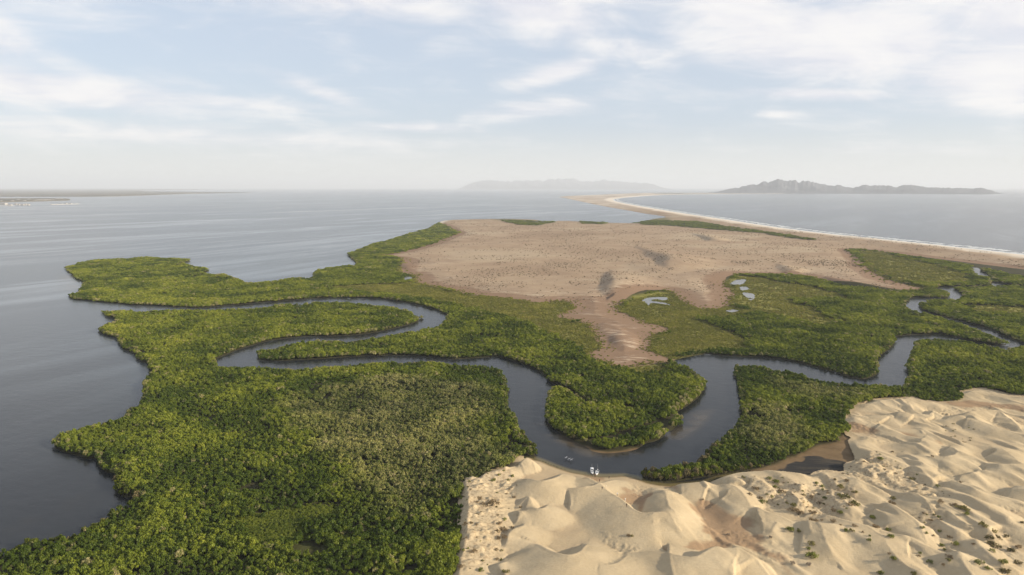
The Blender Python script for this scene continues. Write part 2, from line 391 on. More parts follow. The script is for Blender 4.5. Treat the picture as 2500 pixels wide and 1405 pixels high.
# ------------------------------------------------------------------ crests: px, py, height; then width towards the camera side, width of the far side
def C(s, wr, wl): return ([tuple(float(q) for q in t.split(',')) for t in s.split()], wr, wl)
DUNES = [
 C("1262,1141,.5 1270,1132,2.5 1286,1120,3.5 1300,1124,2.8 1316,1134,.3", 12, 5),
 C("1271,1172,.5 1289,1173,1.8 1308,1179,3 1330,1180,3.5 1352,1172,3.2 1369,1160,1.5 1374,1157,.2", 16, 6),
 C("1261,1241,.3 1274,1230,1 1288,1219,1.8 1297,1230,1.6 1304,1239,1.2 1311,1247,1", 8, 4),
 C("1291,1241,.5 1302,1242,1.5 1313,1247,2.3 1328,1245,2.3 1340,1236,.2", 14, 4),
 C("1252,1265,.3 1261,1252,1.5 1274,1256,2 1287,1271,1.2", 10, 5),
 C("1221,1343,.5 1239,1326,1.5 1243,1306,2.2 1256,1295,2.5 1274,1289,2.2 1280,1280,.5", 14, 4),
 C("1250,1332,.5 1271,1328,1.2 1284,1319,1 1283,1312,.3", 8, 3),
 C("1198,1402,.5 1208,1386,2 1221,1380,2.5 1231,1376,2 1239,1367,.5", 14, 5),
 C("1295,1328,.5 1317,1336,2 1339,1350,3.5 1369,1362,4.5 1393,1365,4.7 1415,1356,4.2 1428,1341,2.5 1434,1331,.3", 30, 8),
 C("1445,1402,.5 1458,1384,2.5 1487,1388,3.5 1508,1382,3.4 1526,1367,2 1538,1348,.3", 26, 6),
 C("1377,1204,.5 1386,1196,1.8 1413,1195,2.6 1428,1193,2.8 1448,1192,2.6 1463,1186,2.4", 18, 4.5),
 C("1463,1186,2.4 1480,1201,2.5 1504,1217,3 1528,1234,3.5 1552,1252,4 1571,1259,4.3 1591,1259,4.5 1608,1263,4", 24, 6),
 C("1608,1263,4 1630,1262,4 1643,1284,3.5 1658,1304,2.5 1658,1319,.8", 16, 10),
 C("1608,1203,1.5 1624,1206,3 1630,1225,4 1636,1245,4.3 1650,1262,4 1668,1285,3 1680,1305,1.5", 13, 14),
 C("1639,1191,.5 1656,1184,1.8 1682,1183,2.5 1725,1182,3 1738,1187,2.5 1747,1193,2", 18, 7),
 C("1750,1195,2 1772,1190,3 1793,1193,3.2 1815,1213,3 1832,1239,2.5 1850,1255,1", 20, 9),
 C("1754,1178,.8 1765,1172,2 1780,1169,2.5 1800,1174,2.8 1813,1184,2.5 1813,1193,1.2", 10, 6),
 C("1813,1182,.8 1821,1169,2.5 1841,1169,3 1858,1182,3 1880,1198,2.5 1902,1202,2 1921,1226,1", 13, 8),
 C("1735,1170,1 1750,1166,1.6 1793,1157,2.2 1837,1154,2.8 1869,1155,3 1924,1160,3.3 1956,1165,3 1982,1169,1.3", 16, 6),
 C("1984,1169,.8 2006,1158,2.5 2032,1161,2.5 2054,1167,2.5 2097,1180,2.5 2136,1195,2", 14, 5),
 C("1880,1158,2.5 1919,1171,2.8 1956,1193,2.5 1973,1202,1.5", 10, 9),
 C("1934,1208,2.5 1950,1230,2.5 1967,1244,1", 9, 8),
 C("2028,1208,2 2054,1221,2.8 2067,1239,2.5 2078,1252,2.5 2084,1273,1.2", 9, 10),
 C("1819,1267,.5 1830,1250,2 1848,1245,3 1871,1256,3 1902,1265,2.8 1930,1278,2.5 1952,1280,2 1976,1282,3 2006,1289,3.5 2039,1291,3.5 2065,1300,3 2097,1300,2", 22, 7),
 C("1880,1306,1.6 1888,1294,2.4 1897,1284,2.8", 8, 9),
 C("1971,1284,3 1980,1310,2.6 1984,1323,1.2", 7, 9),
 C("2006,1306,3.5 2023,1339,2.5 2041,1373,.8", 9, 18),
 C("1623,1350,1.5 1634,1360,3 1660,1367,4 1693,1372,4.5 1710,1367,4.5 1725,1354,4.5 1747,1347,4.5 1786,1347,4.5 1804,1345,4.5 1830,1362,4 1848,1373,3.5 1871,1401,2 1890,1425,1", 34, 7),
 C("1634,1360,3 1637,1385,3.6 1642,1405,3.6 1650,1445,3", 6, 20),
 C("2208,1107,1 2222,1112,2.5 2236,1120,3 2246,1130,2.5 2260,1150,1", 7, 14),
 C("2215,1148,.5 2230,1144,2 2252,1156,2.5 2273,1174,2.2 2291,1184,1", 6, 12),
 C("2286,1121,1 2306,1121,2.5 2328,1115,3 2341,1109,3.2 2371,1117,2.8 2404,1128,1", 22, 6),
 C("2302,1100,1 2322,1092,2.8 2332,1100,3.2 2341,1109,3.2", 8, 10),
 C("2339,1167,1 2345,1163,2 2367,1163,2.2 2382,1156,2 2390,1150,.5", 14, 4),
 C("2306,1187,.8 2317,1184,2 2339,1187,2.5 2382,1202,3 2425,1217,2.5 2469,1232,1.6", 8, 12),
 C("2317,1204,1.5 2360,1221,3 2404,1239,3.5 2447,1260,3 2500,1289,2.5 2540,1310,2", 15, 13),
 C("2204,1208,1 2230,1210,2.5 2247,1221,2.8 2273,1250,2.2", 14, 6),
 C("2271,1236,2.5 2295,1236,3 2339,1256,3.2 2371,1273,3.2 2415,1302,3 2425,1312,1.5", 7, 14),
 C("2286,1278,1 2306,1260,2 2328,1267,2.5 2360,1291,2.5 2382,1308,1", 6, 8),
 C("2287,1271,1.5 2306,1284,2.5 2339,1304,2.5 2369,1325,1", 6, 8),
 C("2143,1239,1.5 2171,1241,3 2208,1265,3.5 2239,1286,3 2265,1334,1", 18, 8),
 C("2100,1286,3 2126,1297,3 2154,1315,3.5 2197,1319,3.5 2221,1323,3 2252,1339,2.5 2295,1356,2", 22, 8),
 C("2154,1317,3 2165,1339,3 2191,1365,3 2213,1386,3 2241,1405,3 2270,1430,2", 8, 13),
 C("2341,1369,3.5 2356,1388,3.5 2369,1405,3.5 2385,1440,3", 8, 14),
 C("2341,1369,3.5 2371,1373,3 2404,1388,3 2432,1404,2.5", 13, 8),
 C("2382,1330,2 2404,1347,2.5 2421,1367,2.5 2438,1382,2.5 2456,1391,2", 7, 9),
 C("2280,1362,1 2317,1360,2 2343,1367,3", 14, 6),
 C("2096,986,1 2120,985,2 2148,977,3.5 2180,975,3.5 2198,975,4 2220,972,4 2240,976,3.5 2264,982,3 2300,986,2.5 2342,1000,1.2", 12, 6),
 C("2148,978,3.5 2160,986,3 2176,996,1.6", 7, 12),
 C("2218,980,4 2222,992,3 2232,1004,1.6", 7, 12),
 C("2122,1014,.5 2130,1011,2 2140,1011,3 2160,1012,3.2 2176,1016,2.5 2194,1038,.8", 13, 6),
 C("2180,1014,1 2192,1009,2.5 2212,1010,3.5 2236,1012,3 2262,1038,1", 14, 6),
 C("2238,1012,1.5 2250,1010,2.5 2268,1012,2.8 2280,1004,2.5 2296,1030,1", 13, 5),
 C("2062,1032,1 2090,1022,2.5 2110,1024,2.5 2130,1032,2 2140,1040,1.2", 14, 6),
 C("2140,1040,.8 2148,1034,2 2170,1040,2.8 2200,1044,3 2226,1045,3.2 2248,1050,3 2258,1060,3 2280,1074,2.5 2296,1082,1", 15, 6),
 C("2204,1086,1 2232,1086,2.5 2250,1078,3 2260,1064,3", 12, 5),
 C("2232,1086,2.5 2250,1094,2.5 2270,1110,2 2278,1118,1", 11, 8),
 C("2296,1032,1 2320,1022,2.5 2350,1016,4 2370,1013,5 2398,1028,5 2430,1040,4.5 2470,1050,4.5 2500,1060,4 2600,1085,3", 13, 10),
 C("2370,1003,4.5 2400,1001,4.5 2436,996,5 2460,1014,4 2484,1040,2", 12, 6),
 C("2412,1102,.5 2426,1093,2 2450,1096,3.5 2470,1112,3.5 2484,1130,3", 11, 14),
 C("2397,1143,1 2410,1138,2.5 2438,1141,3.5 2469,1143,3.5 2500,1143,3.5 2580,1160,3", 14, 9),
 C("2465,1195,1 2478,1191,2.5 2500,1193,3 2560,1200,3", 14, 8),
 C("2344,962,.8 2360,958,2 2386,952,3 2420,956,3 2460,966,3 2500,972,3 2600,985,3", 10, 6),
 C("2440,970,1.5 2470,978,2 2488,994,1.5", 8, 12),
 C("1137,1178,1.8 1143,1210,2.6 1143,1260,2.6 1142,1300,2.6 1130,1350,2.2 1122,1410,2", 5, 20),
 C("1172,1175,1.5 1184,1162,2 1205,1154,2.3 1226,1149,2.3 1252,1143,1.5", 11, 4),
 C("2083,1076,.6 2092,1086,2.2 2104,1098,2.6 2150,1112,2.4 2190,1128,2", 12, 9),
 C("2074,1150,.5 2082,1138,2 2100,1132,2.2 2150,1150,2", 12, 6),
]
HILLS = [
 C("1492,664,3 1502,676,8 1504,695,9 1497,712,5", 26, 75), C("1560,603,2 1588,612,4 1612,618,9 1643,626,11 1636,640,9 1634,655,4", 36, 110),
 C("1690,571,1 1720,575,6 1745,582,8 1765,590,2", 26, 60), C("1900,647,1 1920,651,5 1936,659,5 1944,667,1", 22, 34),
 C("2020,676,2 2060,681,7 2100,687,8 2150,698,6 2210,708,2", 26, 32), C("985,640,1 998,648,4 1003,658,1", 20, 45), C("1508,818,1 1516,830,2.4 1518,842,1", 12, 22),
 C("1560,640,1 1600,655,3 1640,668,1", 50, 60), C("1700,690,1 1740,672,3 1800,655,1", 50, 70), C("1150,640,1 1300,632,2.5 1420,640,1", 70, 90),
]
def crest_worlds(lst):
    out = []
    for pts, wr, wl in lst:
        w = np.array([[*proj(x, y, h + 0.6), h] for x, y, h in pts])
        out.append((smooth_closed(w, 4, closed=False), wr, wl))
    return out
DW, HW = crest_worlds(DUNES), crest_worlds(HILLS)
DW = [(w, wr * 1.05, wl) for w, wr, wl in DW]
def crest_field(pts, crests, p=3.0, warp=0.7, wl_=9.0, slip=True):
    acc = np.zeros(len(pts))
    wx = pts[:, 0] + (fbm(pts[:, 0] / wl_, pts[:, 1] / wl_, 71) - .5) * 2 * warp
    wy = pts[:, 1] + (fbm(pts[:, 0] / wl_, pts[:, 1] / wl_, 93) - .5) * 2 * warp
    for w, wr, wl in crests:
        M = max(wr, wl) + 1
        m = np.where((wx > w[:, 0].min() - M) & (wx < w[:, 0].max() + M) & (wy > w[:, 1].min() - M) & (wy < w[:, 1].max() + M))[0]
        if not len(m): continue
        X, Y = wx[m], wy[m]
        best = np.full(len(m), 1e9); hh = np.zeros(len(m)); side = np.zeros(len(m))
        for i in range(len(w) - 1):
            ax, ay, ah = w[i]; bx, by, bh = w[i + 1]
            dx, dy = bx - ax, by - ay; L2 = dx * dx + dy * dy + 1e-9
            t = np.clip(((X - ax) * dx + (Y - ay) * dy) / L2, 0, 1)
            qx, qy = X - ax - t * dx, Y - ay - t * dy
            d = np.hypot(qx, qy); k = d < best
            best[k] = d[k]; hh[k] = (ah + t * (bh - ah))[k]; side[k] = (dx * qy - dy * qx)[k]
        hmax = w[:, 2].max()
        sc = np.clip(hh / hmax, 0.15, 1) ** 0.6
        wid = np.where(side < 0, wr, wl) * sc
        t = np.clip(best / wid, 0, 1)
        rnd = (.72 * (1 - t * t) ** 1.3 + .28 * (1 - t) ** 1.4) if slip else (1 - t) ** 2 * (1 + 2 * t)
        lin = np.clip(1 - t, 0, 1); lin = np.where(t > .75, lin * (0.6 + 0.4 * (1 - t) / .25), lin)
        steep = np.clip((hmax / np.where(side < 0, wr, wl) - 0.28) / 0.2, 0, 1) if slip else 0.0
        prof = rnd * (1 - steep) + lin * steep
        acc[m] += np.maximum(hh * prof, 0) ** p
    return acc ** (1 / p)

GRID = None
def sand_height(pts, dl=None, ds=None):
    if dl is None: dl = land_sd(pts)
    if ds is None: ds = sdist(pts, SANDs, 12.0)
    base = np.clip(0.10 * dl - 0.1, -0.6, 0.75)
    base = base + sstep(dl, 4, 14) * (fbm(pts[:, 0] / 26, pts[:, 1] / 19, 5) - .45) * 1.3
    h = crest_field(pts, DW, 5.0) * (.74 + .54 * (1 - sstep(pts[:, 1], 290, 345)))
    if GRID is not None:                              # even out pleats on the slopes, keep the brinks sharp
        used_, shp = GRID; g2 = np.zeros(used_.shape); g2[used_] = h; g2 = g2.reshape(shp); bl = g2
        k = np.exp(-.5 * (np.arange(-9, 10) / 2.6) ** 2); k /= k.sum()
        for ax in (0, 1):
            pad = np.pad(bl, [(9, 9) if a == ax else (0, 0) for a in (0, 1)], mode='edge'); n_ = bl.shape[ax]
            bl = sum(k[i] * (pad[i:i + n_] if ax == 0 else pad[:, i:i + n_]) for i in range(19))
        df = np.abs(g2 - bl); w_ = 1 - sstep(df, .07, .2)
        h = (g2 * (1 - w_) + bl * w_).ravel()[used_]
    rough = np.zeros(len(pts))
    for r in ROUGH: rough = np.maximum(rough, sstep(sdist(pts, r, 10.0), -3, 6))
    h = h * sstep(dl, -0.2, 5) * sstep(ds, -3.0, 1.5)
    lump = np.clip(fbm(pts[:, 0] / 3.1, pts[:, 1] / 2.4, 31, 3) - .46, 0, 1) * 3.4
    a0, a1 = np.array(proj(2317, 1204)), np.array(proj(2447, 1260)); dv = (a1 - a0) / np.hypot(*(a1 - a0))
    al = pts @ dv; ac = pts @ np.array([-dv[1], dv[0]]) + (fbm(pts[:, 0] / 18, pts[:, 1] / 18, 203, 3) - .5) * 9
    rd = 1 - np.abs(2 * fbm(al / 34, ac / 9.5, 205, 2) - 1)
    h = h + 1.25 * sstep(rd, .55, .98) * sstep(pts[:, 0], 40, 110) * sstep(dl, 3, 12) * sstep(ds, 0, 6) * (.35 + .65 * sstep(fbm(pts[:, 0] / 30, pts[:, 1] / 30, 207), .4, .6))
    z = base + h + rough * lump * 0.9 * sstep(dl, 1, 5)
    z += (fbm(pts[:, 0] / 5.5, pts[:, 1] / 4.0, 55, 3) - .5) * 0.22 * sstep(dl, 2, 8)
    # trampled, wind-scoured hollows between the mounds
    scour = sstep(fbm(pts[:, 0] / 22, pts[:, 1] / 22, 81, 2), .48, .62) * (1 - sstep(h, .8, 2.2))
    z += scour * (np.abs(fbm(pts[:, 0] / 1.7, pts[:, 1] / 1.3, 61, 3) - .5)) * 1.15 * sstep(dl, 2, 8)
    return z, h, rough

# ------------------------------------------------------------------ materials of the land
def leaf_material(name, dark, mid, lite, dry, tl=0.34):
    m, t, out = material(name)
    g = t.new('ShaderNodeNewGeometry'); pos = g.outputs['Position']
    tint = t.attr('tint', 'INSTANCER'); dryf = t.attr('dry', 'INSTANCER')
    big = t.noise(t.mapping(pos, (1 / 55, 1 / 55, 1 / 55)), 1.0, 3, .6)
    fine = t.noise(t.mapping(pos, (1.1, 1.1, 1.1)), 1.0, 2, .6)
    f = t.m('ADD', t.m('MULTIPLY', tint, .62), t.m('ADD', t.m('MULTIPLY', t.m('SUBTRACT', big, .5), 1.2), t.m('MULTIPLY', t.m('SUBTRACT', fine, .5), .9)))
    c = t.mix(t.ss(f, .02, .5), dark, mid); c = t.mix(t.ss(f, .42, .95), c, lite)
    c = t.mix(t.m('MULTIPLY', dryf, t.ss(t.m('ADD', fine, t.m('MULTIPLY', tint, .2)), .42, .72)), c, dry)
    d = t.new('ShaderNodeBsdfDiffuse', {'Color': c})
    tr = t.new('ShaderNodeBsdfTranslucent', {'Color': c})
    mx = t.new('ShaderNodeMixShader', {0: tl, 1: d.outputs[0], 2: tr.outputs[0]})
    gl = t.new('ShaderNodeBsdfGlossy', {'Color': (.9, .95, .85, 1), 'Roughness': .45})
    m2 = t.new('ShaderNodeMixShader', {0: .012, 1: mx.outputs[0], 2: gl.outputs[0]})
    t.l.new(m2.outputs[0], out.inputs[0])
    return m
LEAF = leaf_material('mangrove_leaves', (.064, .098, .010), (.188, .222, .023), (.322, .328, .044), (.38, .32, .17))
MARSHLEAF = leaf_material('marsh_leaves', (.16, .17, .028), (.265, .26, .046), (.35, .32, .075), (.34, .25, .13))
SCRUBLEAF = leaf_material('scrub_leaves', (.18, .145, .095), (.23, .185, .12), (.27, .22, .14), (.28, .21, .13))
def shrub_mat(name, a, b):
    m, t, out = material(name)
    g = t.new('ShaderNodeNewGeometry'); oi = t.new('ShaderNodeObjectInfo')
    n = t.noise(g.outputs['Position'], 1.6, 3)
    c = t.mix(t.ss(t.m('ADD', n, t.m('MULTIPLY', oi.outputs['Random'], .25)), .35, .8), a, b)
    d = t.new('ShaderNodeBsdfDiffuse', {'Color': c}); tr = t.new('ShaderNodeBsdfTranslucent', {'Color': c})
    t.l.new(t.new('ShaderNodeMixShader', {0: .22, 1: d.outputs[0], 2: tr.outputs[0]}).outputs[0], out.inputs[0])
    return m
SHRUB = {'g': shrub_mat('green_shrub_leaves', (.075, .098, .022), (.19, .20, .05)), 'y': shrub_mat('pale_grass_blades', (.13, .125, .045), (.25, .22, .085)),
         'b': shrub_mat('dry_shrub_twigs', (.13, .098, .056), (.25, .185, .105)), 'd': shrub_mat('dark_shrub_leaves', (.065, .062, .026), (.14, .115, .052)),
         'grey': shrub_mat('grey_shrub_twigs', (.12, .10, .085), (.24, .20, .16))}
BARK = plain('mangrove_bark', (.10, .085, .07), .9, .1)

# sand
SANDM, t, out = material('dune_sand')
g = t.new('ShaderNodeNewGeometry'); pos = g.outputs['Position']
brown = t.attr('brown'); rgh = t.attr('rough'); wet = t.attr('wet')
nb = t.noise(t.mapping(pos, (1/14, 1/14, 1/14)), 1, 4); nf = t.noise(t.mapping(pos, (.9, .9, .9)), 1, 4, .65)
c = t.mix(t.ss(nb, .3, .72), (.415, .330, .208), (.468, .378, .244))
c = t.mix(t.m('MULTIPLY', t.ss(nf, .42, .75), .30), c, (.345, .255, .155))
bf = t.ss(t.m('ADD', brown, t.m('MULTIPLY', t.m('SUBTRACT', nb, .5), .5)), .25, .9)
c = t.mix(t.m('MULTIPLY', bf, .85), c, (.270, .178, .105))
c = t.mix(t.m('MULTIPLY', rgh, t.ss(nf, .46, .68)), c, (.27, .20, .125))
c = t.mix(wet, c, (.17, .125, .06))
rip = t.new('ShaderNodeTexWave', {'Vector': t.mapping(pos, (1, 1, 1), (0, 0, R(35))), 'Scale': .55, 'Distortion': 7.0, 'Detail': 2.0, 'Detail Scale': .6})
foot = t.noise(t.mapping(pos, (.8, 1.1, .8)), 1, 5, .7)
hgt = t.m('ADD', t.m('MULTIPLY', rip.outputs[1], .012), t.m('MULTIPLY', foot, .30))
bmp = t.new('ShaderNodeBump', {'Strength': .75, 'Distance': 1.0, 'Height': hgt})
principled(t, out, c, .95, .05, bmp.outputs[0])

# ground: mud, marsh, scrub plateau, salt, beach
GROUND, t, out = material('land_surface')
g = t.new('ShaderNodeNewGeometry'); pos = g.outputs['Position']
ca = t.n.new('ShaderNodeAttribute'); ca.attribute_name = 'cover'
cb = t.n.new('ShaderNodeAttribute'); cb.attribute_name = 'cover2'
scrub, rim, salt = t.sepc(ca.outputs['Color'])[:3]; low = ca.outputs['Alpha']
pond, beach, turf = t.sepc(cb.outputs['Color'])[:3]; mud = cb.outputs['Alpha']
n_a = t.noise(t.mapping(pos, (1/60, 1/60, 1/60)), 1, 5, .6); n_b = t.noise(t.mapping(pos, (1/9, 1/9, 1/9)), 1, 5, .65)
n_c = t.noise(t.mapping(pos, (1/3.0, 1/2.2, 1/3.0)), 1, 4, .7)
floor_c = t.mix(n_b, (.030, .028, .014), (.060, .056, .026))
low_c = t.mix(t.ss(n_b, .3, .7), (.150, .150, .030), (.235, .210, .060)); low_c = t.mix(t.ss(n_c, .5, .8), low_c, (.10, .105, .026))
big_n = t.noise(t.mapping(pos, (1/330, 1/240, 1/300)), 1, 3, .55, .6)
c = t.mix(low, floor_c, low_c)
sc_c = t.mix(t.ss(n_a, .32, .68), (.285, .206, .138), (.345, .262, .176))
sc_c = t.mix(t.m('MULTIPLY', t.ss(n_b, .42, .7), .55), sc_c, (.285, .205, .138))
sc_c = t.mix(t.m('MULTIPLY', t.ss(n_c, .50, .70), .3), sc_c, (.215, .160, .110))
sc_c = t.mix(t.m('MULTIPLY', t.ss(big_n, .50, .66), .6), sc_c, (.235, .165, .108))
sc_c = t.mix(t.m('MULTIPLY', t.ss(big_n, .46, .34), .45), sc_c, (.40, .325, .225))
c = t.mix(t.ss(t.m('ADD', scrub, t.m('MULTIPLY', t.m('SUBTRACT', n_b, .5), .5)), .3, .7), c, sc_c)
rim_c = t.mix(n_b, (.195, .128, .082), (.250, .168, .110))
c = t.mix(t.ss(t.m('ADD', rim, t.m('MULTIPLY', t.m('SUBTRACT', n_b, .5), .55)), .32, .68), c, rim_c)
st = t.noise(t.mapping(pos, (1/26, 1/5.5, 1/9), (0, 0, R(12))), 1, 5, .68, .6)
c = t.mix(t.m('MULTIPLY', t.m('MULTIPLY', salt, .7), t.ss(st, .50, .66)), c, (.56, .46, .345))
c = t.mix(t.m('MULTIPLY', salt, t.m('MULTIPLY', t.ss(n_c, .5, .68), .55)), c, (.16, .12, .085))
bc = t.mix(n_b, (.50, .44, .355), (.58, .515, .43))
c = t.mix(beach, c, bc)
c = t.mix(t.m('MULTIPLY', turf, t.ss(n_b, .35, .55)), c, (.075, .085, .025))
mc = t.mix(t.ss(n_b, .3, .7), (.125, .085, .046), (.185, .128, .072)); c = t.mix(mud, c, mc)
pf = t.ss(t.m('ADD', pond, t.m('MULTIPLY', t.m('SUBTRACT', n_b, .5), .5)), .35, .6)
pc = t.mix(t.ss(st, .45, .7), (.030, .029, .028), (.085, .070, .050)); c = t.mix(pf, c, pc)
rr = t.m('SUBTRACT', .95, t.m('MULTIPLY', pf, .12))
bmp = t.new('ShaderNodeBump', {'Strength': .22, 'Distance': 1.0, 'Height': t.m('ADD', t.m('MULTIPLY', n_c, .35), t.m('MULTIPLY', n_b, .6))})
principled(t, out, c, rr, .06, bmp.outputs[0])

# water
def water_material(name, deep=(.012, .0135, .015)):
    m, t, out = material(name)
    g = t.new('ShaderNodeNewGeometry'); pos = g.outputs['Position']
    sh = t.attr('shallow'); bar = t.attr('bar')
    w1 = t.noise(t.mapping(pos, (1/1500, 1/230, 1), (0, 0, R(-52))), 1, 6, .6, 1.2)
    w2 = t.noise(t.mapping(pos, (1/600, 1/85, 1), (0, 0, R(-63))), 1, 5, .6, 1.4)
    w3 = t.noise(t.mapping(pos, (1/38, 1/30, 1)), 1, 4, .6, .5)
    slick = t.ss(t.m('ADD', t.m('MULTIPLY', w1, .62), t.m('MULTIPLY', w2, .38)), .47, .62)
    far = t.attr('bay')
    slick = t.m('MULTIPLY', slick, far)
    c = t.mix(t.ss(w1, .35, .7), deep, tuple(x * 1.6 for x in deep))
    c = t.mix(t.m('MULTIPLY', slick, .62), c, (.14, .165, .185))  # brighter sky reflection of the slicks, painted into the base colour
    c = t.mix(t.m("MULTIPLY", far, .38), c, (.125, .145, .158))  # silvery sheen of distant open water, also painted into the colour
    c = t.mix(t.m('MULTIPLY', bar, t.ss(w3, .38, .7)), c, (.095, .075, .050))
    c = t.mix(sh, c, (.150, .120, .050))
    r1 = t.noise(t.mapping(pos, (.55, .8, .55)), 1, 3, .6); r2 = t.noise(t.mapping(pos, (.11, .17, .1), (0, 0, R(25))), 1, 3, .55)
    h = t.m('ADD', t.m('MULTIPLY', r1, .09), t.m('MULTIPLY', r2, .30))
    bmp = t.new('ShaderNodeBump', {'Strength': t.m('SUBTRACT', .62, t.m('MULTIPLY', slick, .25)), 'Distance': 1.0, 'Height': h})
    p = principled(t, out, c, t.m('SUBTRACT', .22, t.m('MULTIPLY', slick, .06)), .26, bmp.outputs[0]); p.inputs['IOR'].default_value = 1.33
    return m
WATER = water_material('water_surface'); POOLW = water_material('pool_water', (.115, .115, .110))

# ------------------------------------------------------------------ ground sheet
def polar(a0, a1, na, r0, r1, k):
    A = np.linspace(R(a0), R(a1), na); nr = int(math.log(r1 / r0) / k) + 1
    RR = r0 * np.exp(np.arange(nr) * k)
    x = (RR[:, None] * np.sin(A)[None, :]).ravel(); y = (RR[:, None] * np.cos(A)[None, :]).ravel()
    return np.stack([x, y], 1), nr, na
pts, nr, na = polar(-47, 47, 760, 150, 16800, .0042)
dl = land_sd(pts, 40.0)
rad = np.hypot(pts[:, 0], pts[:, 1])
dsand = sdist(pts, SANDs, 12.0)
dscr = sdist(pts, SCRUBs, 120.0)
z = np.where(dl > 0, np.minimum(.10 * dl, .45), np.maximum(.10 * dl, -1.2))
plateau = sstep(dscr, 0, 60)
z += np.where(dl > 0, 1, 0) * sstep(dl, 3, 30) * plateau * (1.2 + 2.2 * fbm(pts[:, 0] / 70, pts[:, 1] / 70, 3))
z += .78 * crest_field(pts, HW, 3.0, 4.0, 40.0, False) * sstep(dl, 2, 20)
z += sstep(dl, 3, 20) * (fbm(pts[:, 0] / 14, pts[:, 1] / 14, 12, 3) - .5) * .35 * (1 - sstep(rad, 1200, 2500))
mudm = sstep(sdist(pts, MUD, 10.0), -1, 2); pondm = sstep(sdist(pts, POND, 12.0) + (fbm(pts[:, 0] / 6, pts[:, 1] / 6, 88) - .5) * 6, -4, 4)
z = np.where(mudm > .5, .2 - .1 * pondm, z)
z = np.where(dsand > 2.0, np.minimum(z, -1.4), z)
far_beach = np.where((rad > 1500) & (dl > 0), 1.0, 0.0)
oc = P("2030,472.3 1940,473 1818,473.8 1662,475.4 1584,478.4 1537,482 1511,484.6 1497,487.5 1503,492 1532,498.5 1584,507.6 1662,520.6 1766,536 1870,552 2000,569 2250,595 2500,623 2700,648 3000,690 3800,760")
OCEAN_SHORE = smooth_closed(oc, 4, closed=False)
doc = udist(pts, segs(OCEAN_SHORE, False), 200.0)
z += np.where(dl > 0, 1, 0) * sstep(doc, 25, 70) * (1 - sstep(doc, 110, 199)) * (1.5 + 5 * fbm(pts[:, 0] / 45, pts[:, 1] / 45, 44))
salt1 = sstep(sdist(pts, SALT, 20.0), -2, 8); salt2 = sstep(sdist(pts, SALT2, 20.0), -2, 8)
z += salt1 * 1.0
lowm = np.zeros(len(pts))
for i_, q in enumerate(LOWVEG):
    if i_ != 5: lowm = np.maximum(lowm, sstep(sdist(pts, q, 20.0), -8, 8))
turf = np.zeros(len(pts))
for q in GREENPATCH + [LOWVEG[5]]: turf = np.maximum(turf, sstep(sdist(pts, q, 40.0), -25, 25))
near_edge = 1 - sstep(dscr, 16, 42)
rimm = sstep(dscr, -5, 1) * near_edge
x0, _ = proj(1400, 800); tongue = ((pts[:, 1] < proj(1400, 728)[1]) & (dscr > 0)).astype(float)
rimm = np.maximum(rimm, tongue * (1 - .9 * salt1))
saltband = sstep(dscr, 14, 30) * (1 - sstep(dscr, 45, 95)) * (pts[:, 1] < 1300)
saltm = np.maximum(np.maximum(saltband * .75, salt1), np.maximum(salt2, .5 * sstep(fbm(pts[:, 0] / 60, pts[:, 1] / 60, 8), .5, .7) * tongue))
beachm = np.maximum((1 - sstep(doc + (fbm(pts[:, 0] / 70, pts[:, 1] / 70, 27) - .5) * 50, 70, 120)) * (dl > -20), 0)
spit = sstep(rad, 3600, 5500) * .55
beachm = np.maximum(beachm, spit * (fbm(pts[:, 0] / 160, pts[:, 1] / 160, 23) > .42))
bx = udist(pts, segs(P("1042,556 1068,546 1087,539 1138,537"), False), 60.0); beachm = np.maximum(beachm, 1 - sstep(bx, 8, 30))
xb = udist(pts, segs(P("1430,1093 1446,1103 1484,1108 1522,1105 1554,1098"), False), 20.0)
mudm = np.maximum(mudm, (1 - sstep(xb, .8, 3.2)) * .9)
F = grid_faces(nr, na)
keep = (dl[F] > -8).any(1) & ~((dsand[F] > 9).all(1))
F = F[keep]; used, F = compact(pts, F)
V = np.column_stack([pts, z])[used]
gm = mesh_np('ground', V, F, GROUND, True)
add_attr(gm, 'cover', np.column_stack([sstep(dscr, -6, 6) * (dl > -5), rimm, saltm, lowm])[used], 'FLOAT_COLOR')
add_attr(gm, 'cover2', np.column_stack([pondm * (mudm > .3), beachm, turf, mudm])[used], 'FLOAT_COLOR')
ground = tag(obj('ground', gm), 'low land of mud, brown scrub plateau, salt flat and far beach', None, None, 'structure')

# ------------------------------------------------------------------ dunes
STEP = 0.5
bx0, by0 = SANDs[:, 0].min() - 2, 170.0
bx1, by1 = min(SANDs[:, 0].max() + 2, 400.0), SANDs[:, 1].max() + 3
gx = np.arange(bx0, bx1, STEP); gy = np.arange(by0, by1, STEP)
GX, GY = np.meshgrid(gx, gy); dp = np.column_stack([GX.ravel(), GY.ravel()])
dsd = sdist(dp, SANDs, 14.0)
Fd = grid_faces(len(gy), len(gx))
inview = np.abs(dp[:, 0]) < dp[:, 1] * .98 + 4
keep = ((dsd > -2.2) & inview)[Fd].all(1)
Fd = Fd[keep]; used, Fd = compact(dp, Fd); dp = dp[used]; dsd = dsd[used]
ddl = land_sd(dp, 30.0)
GRID = (used, (len(gy), len(gx)))
dz, dh, drough = sand_height(dp, ddl, dsd)
ZG = np.full(len(used), np.nan); ZG[used] = dz; ZG = ZG.reshape(len(gy), len(gx)); ZX0, ZY0 = gx[0], gy[0]
dm = mesh_np('sand_dunes', np.column_stack([dp, dz]), Fd, SANDM, True)
br = np.zeros(len(dp))
bw = (fbm(dp[:, 0] / 7, dp[:, 1] / 7, 65, 4) - .5) * 14
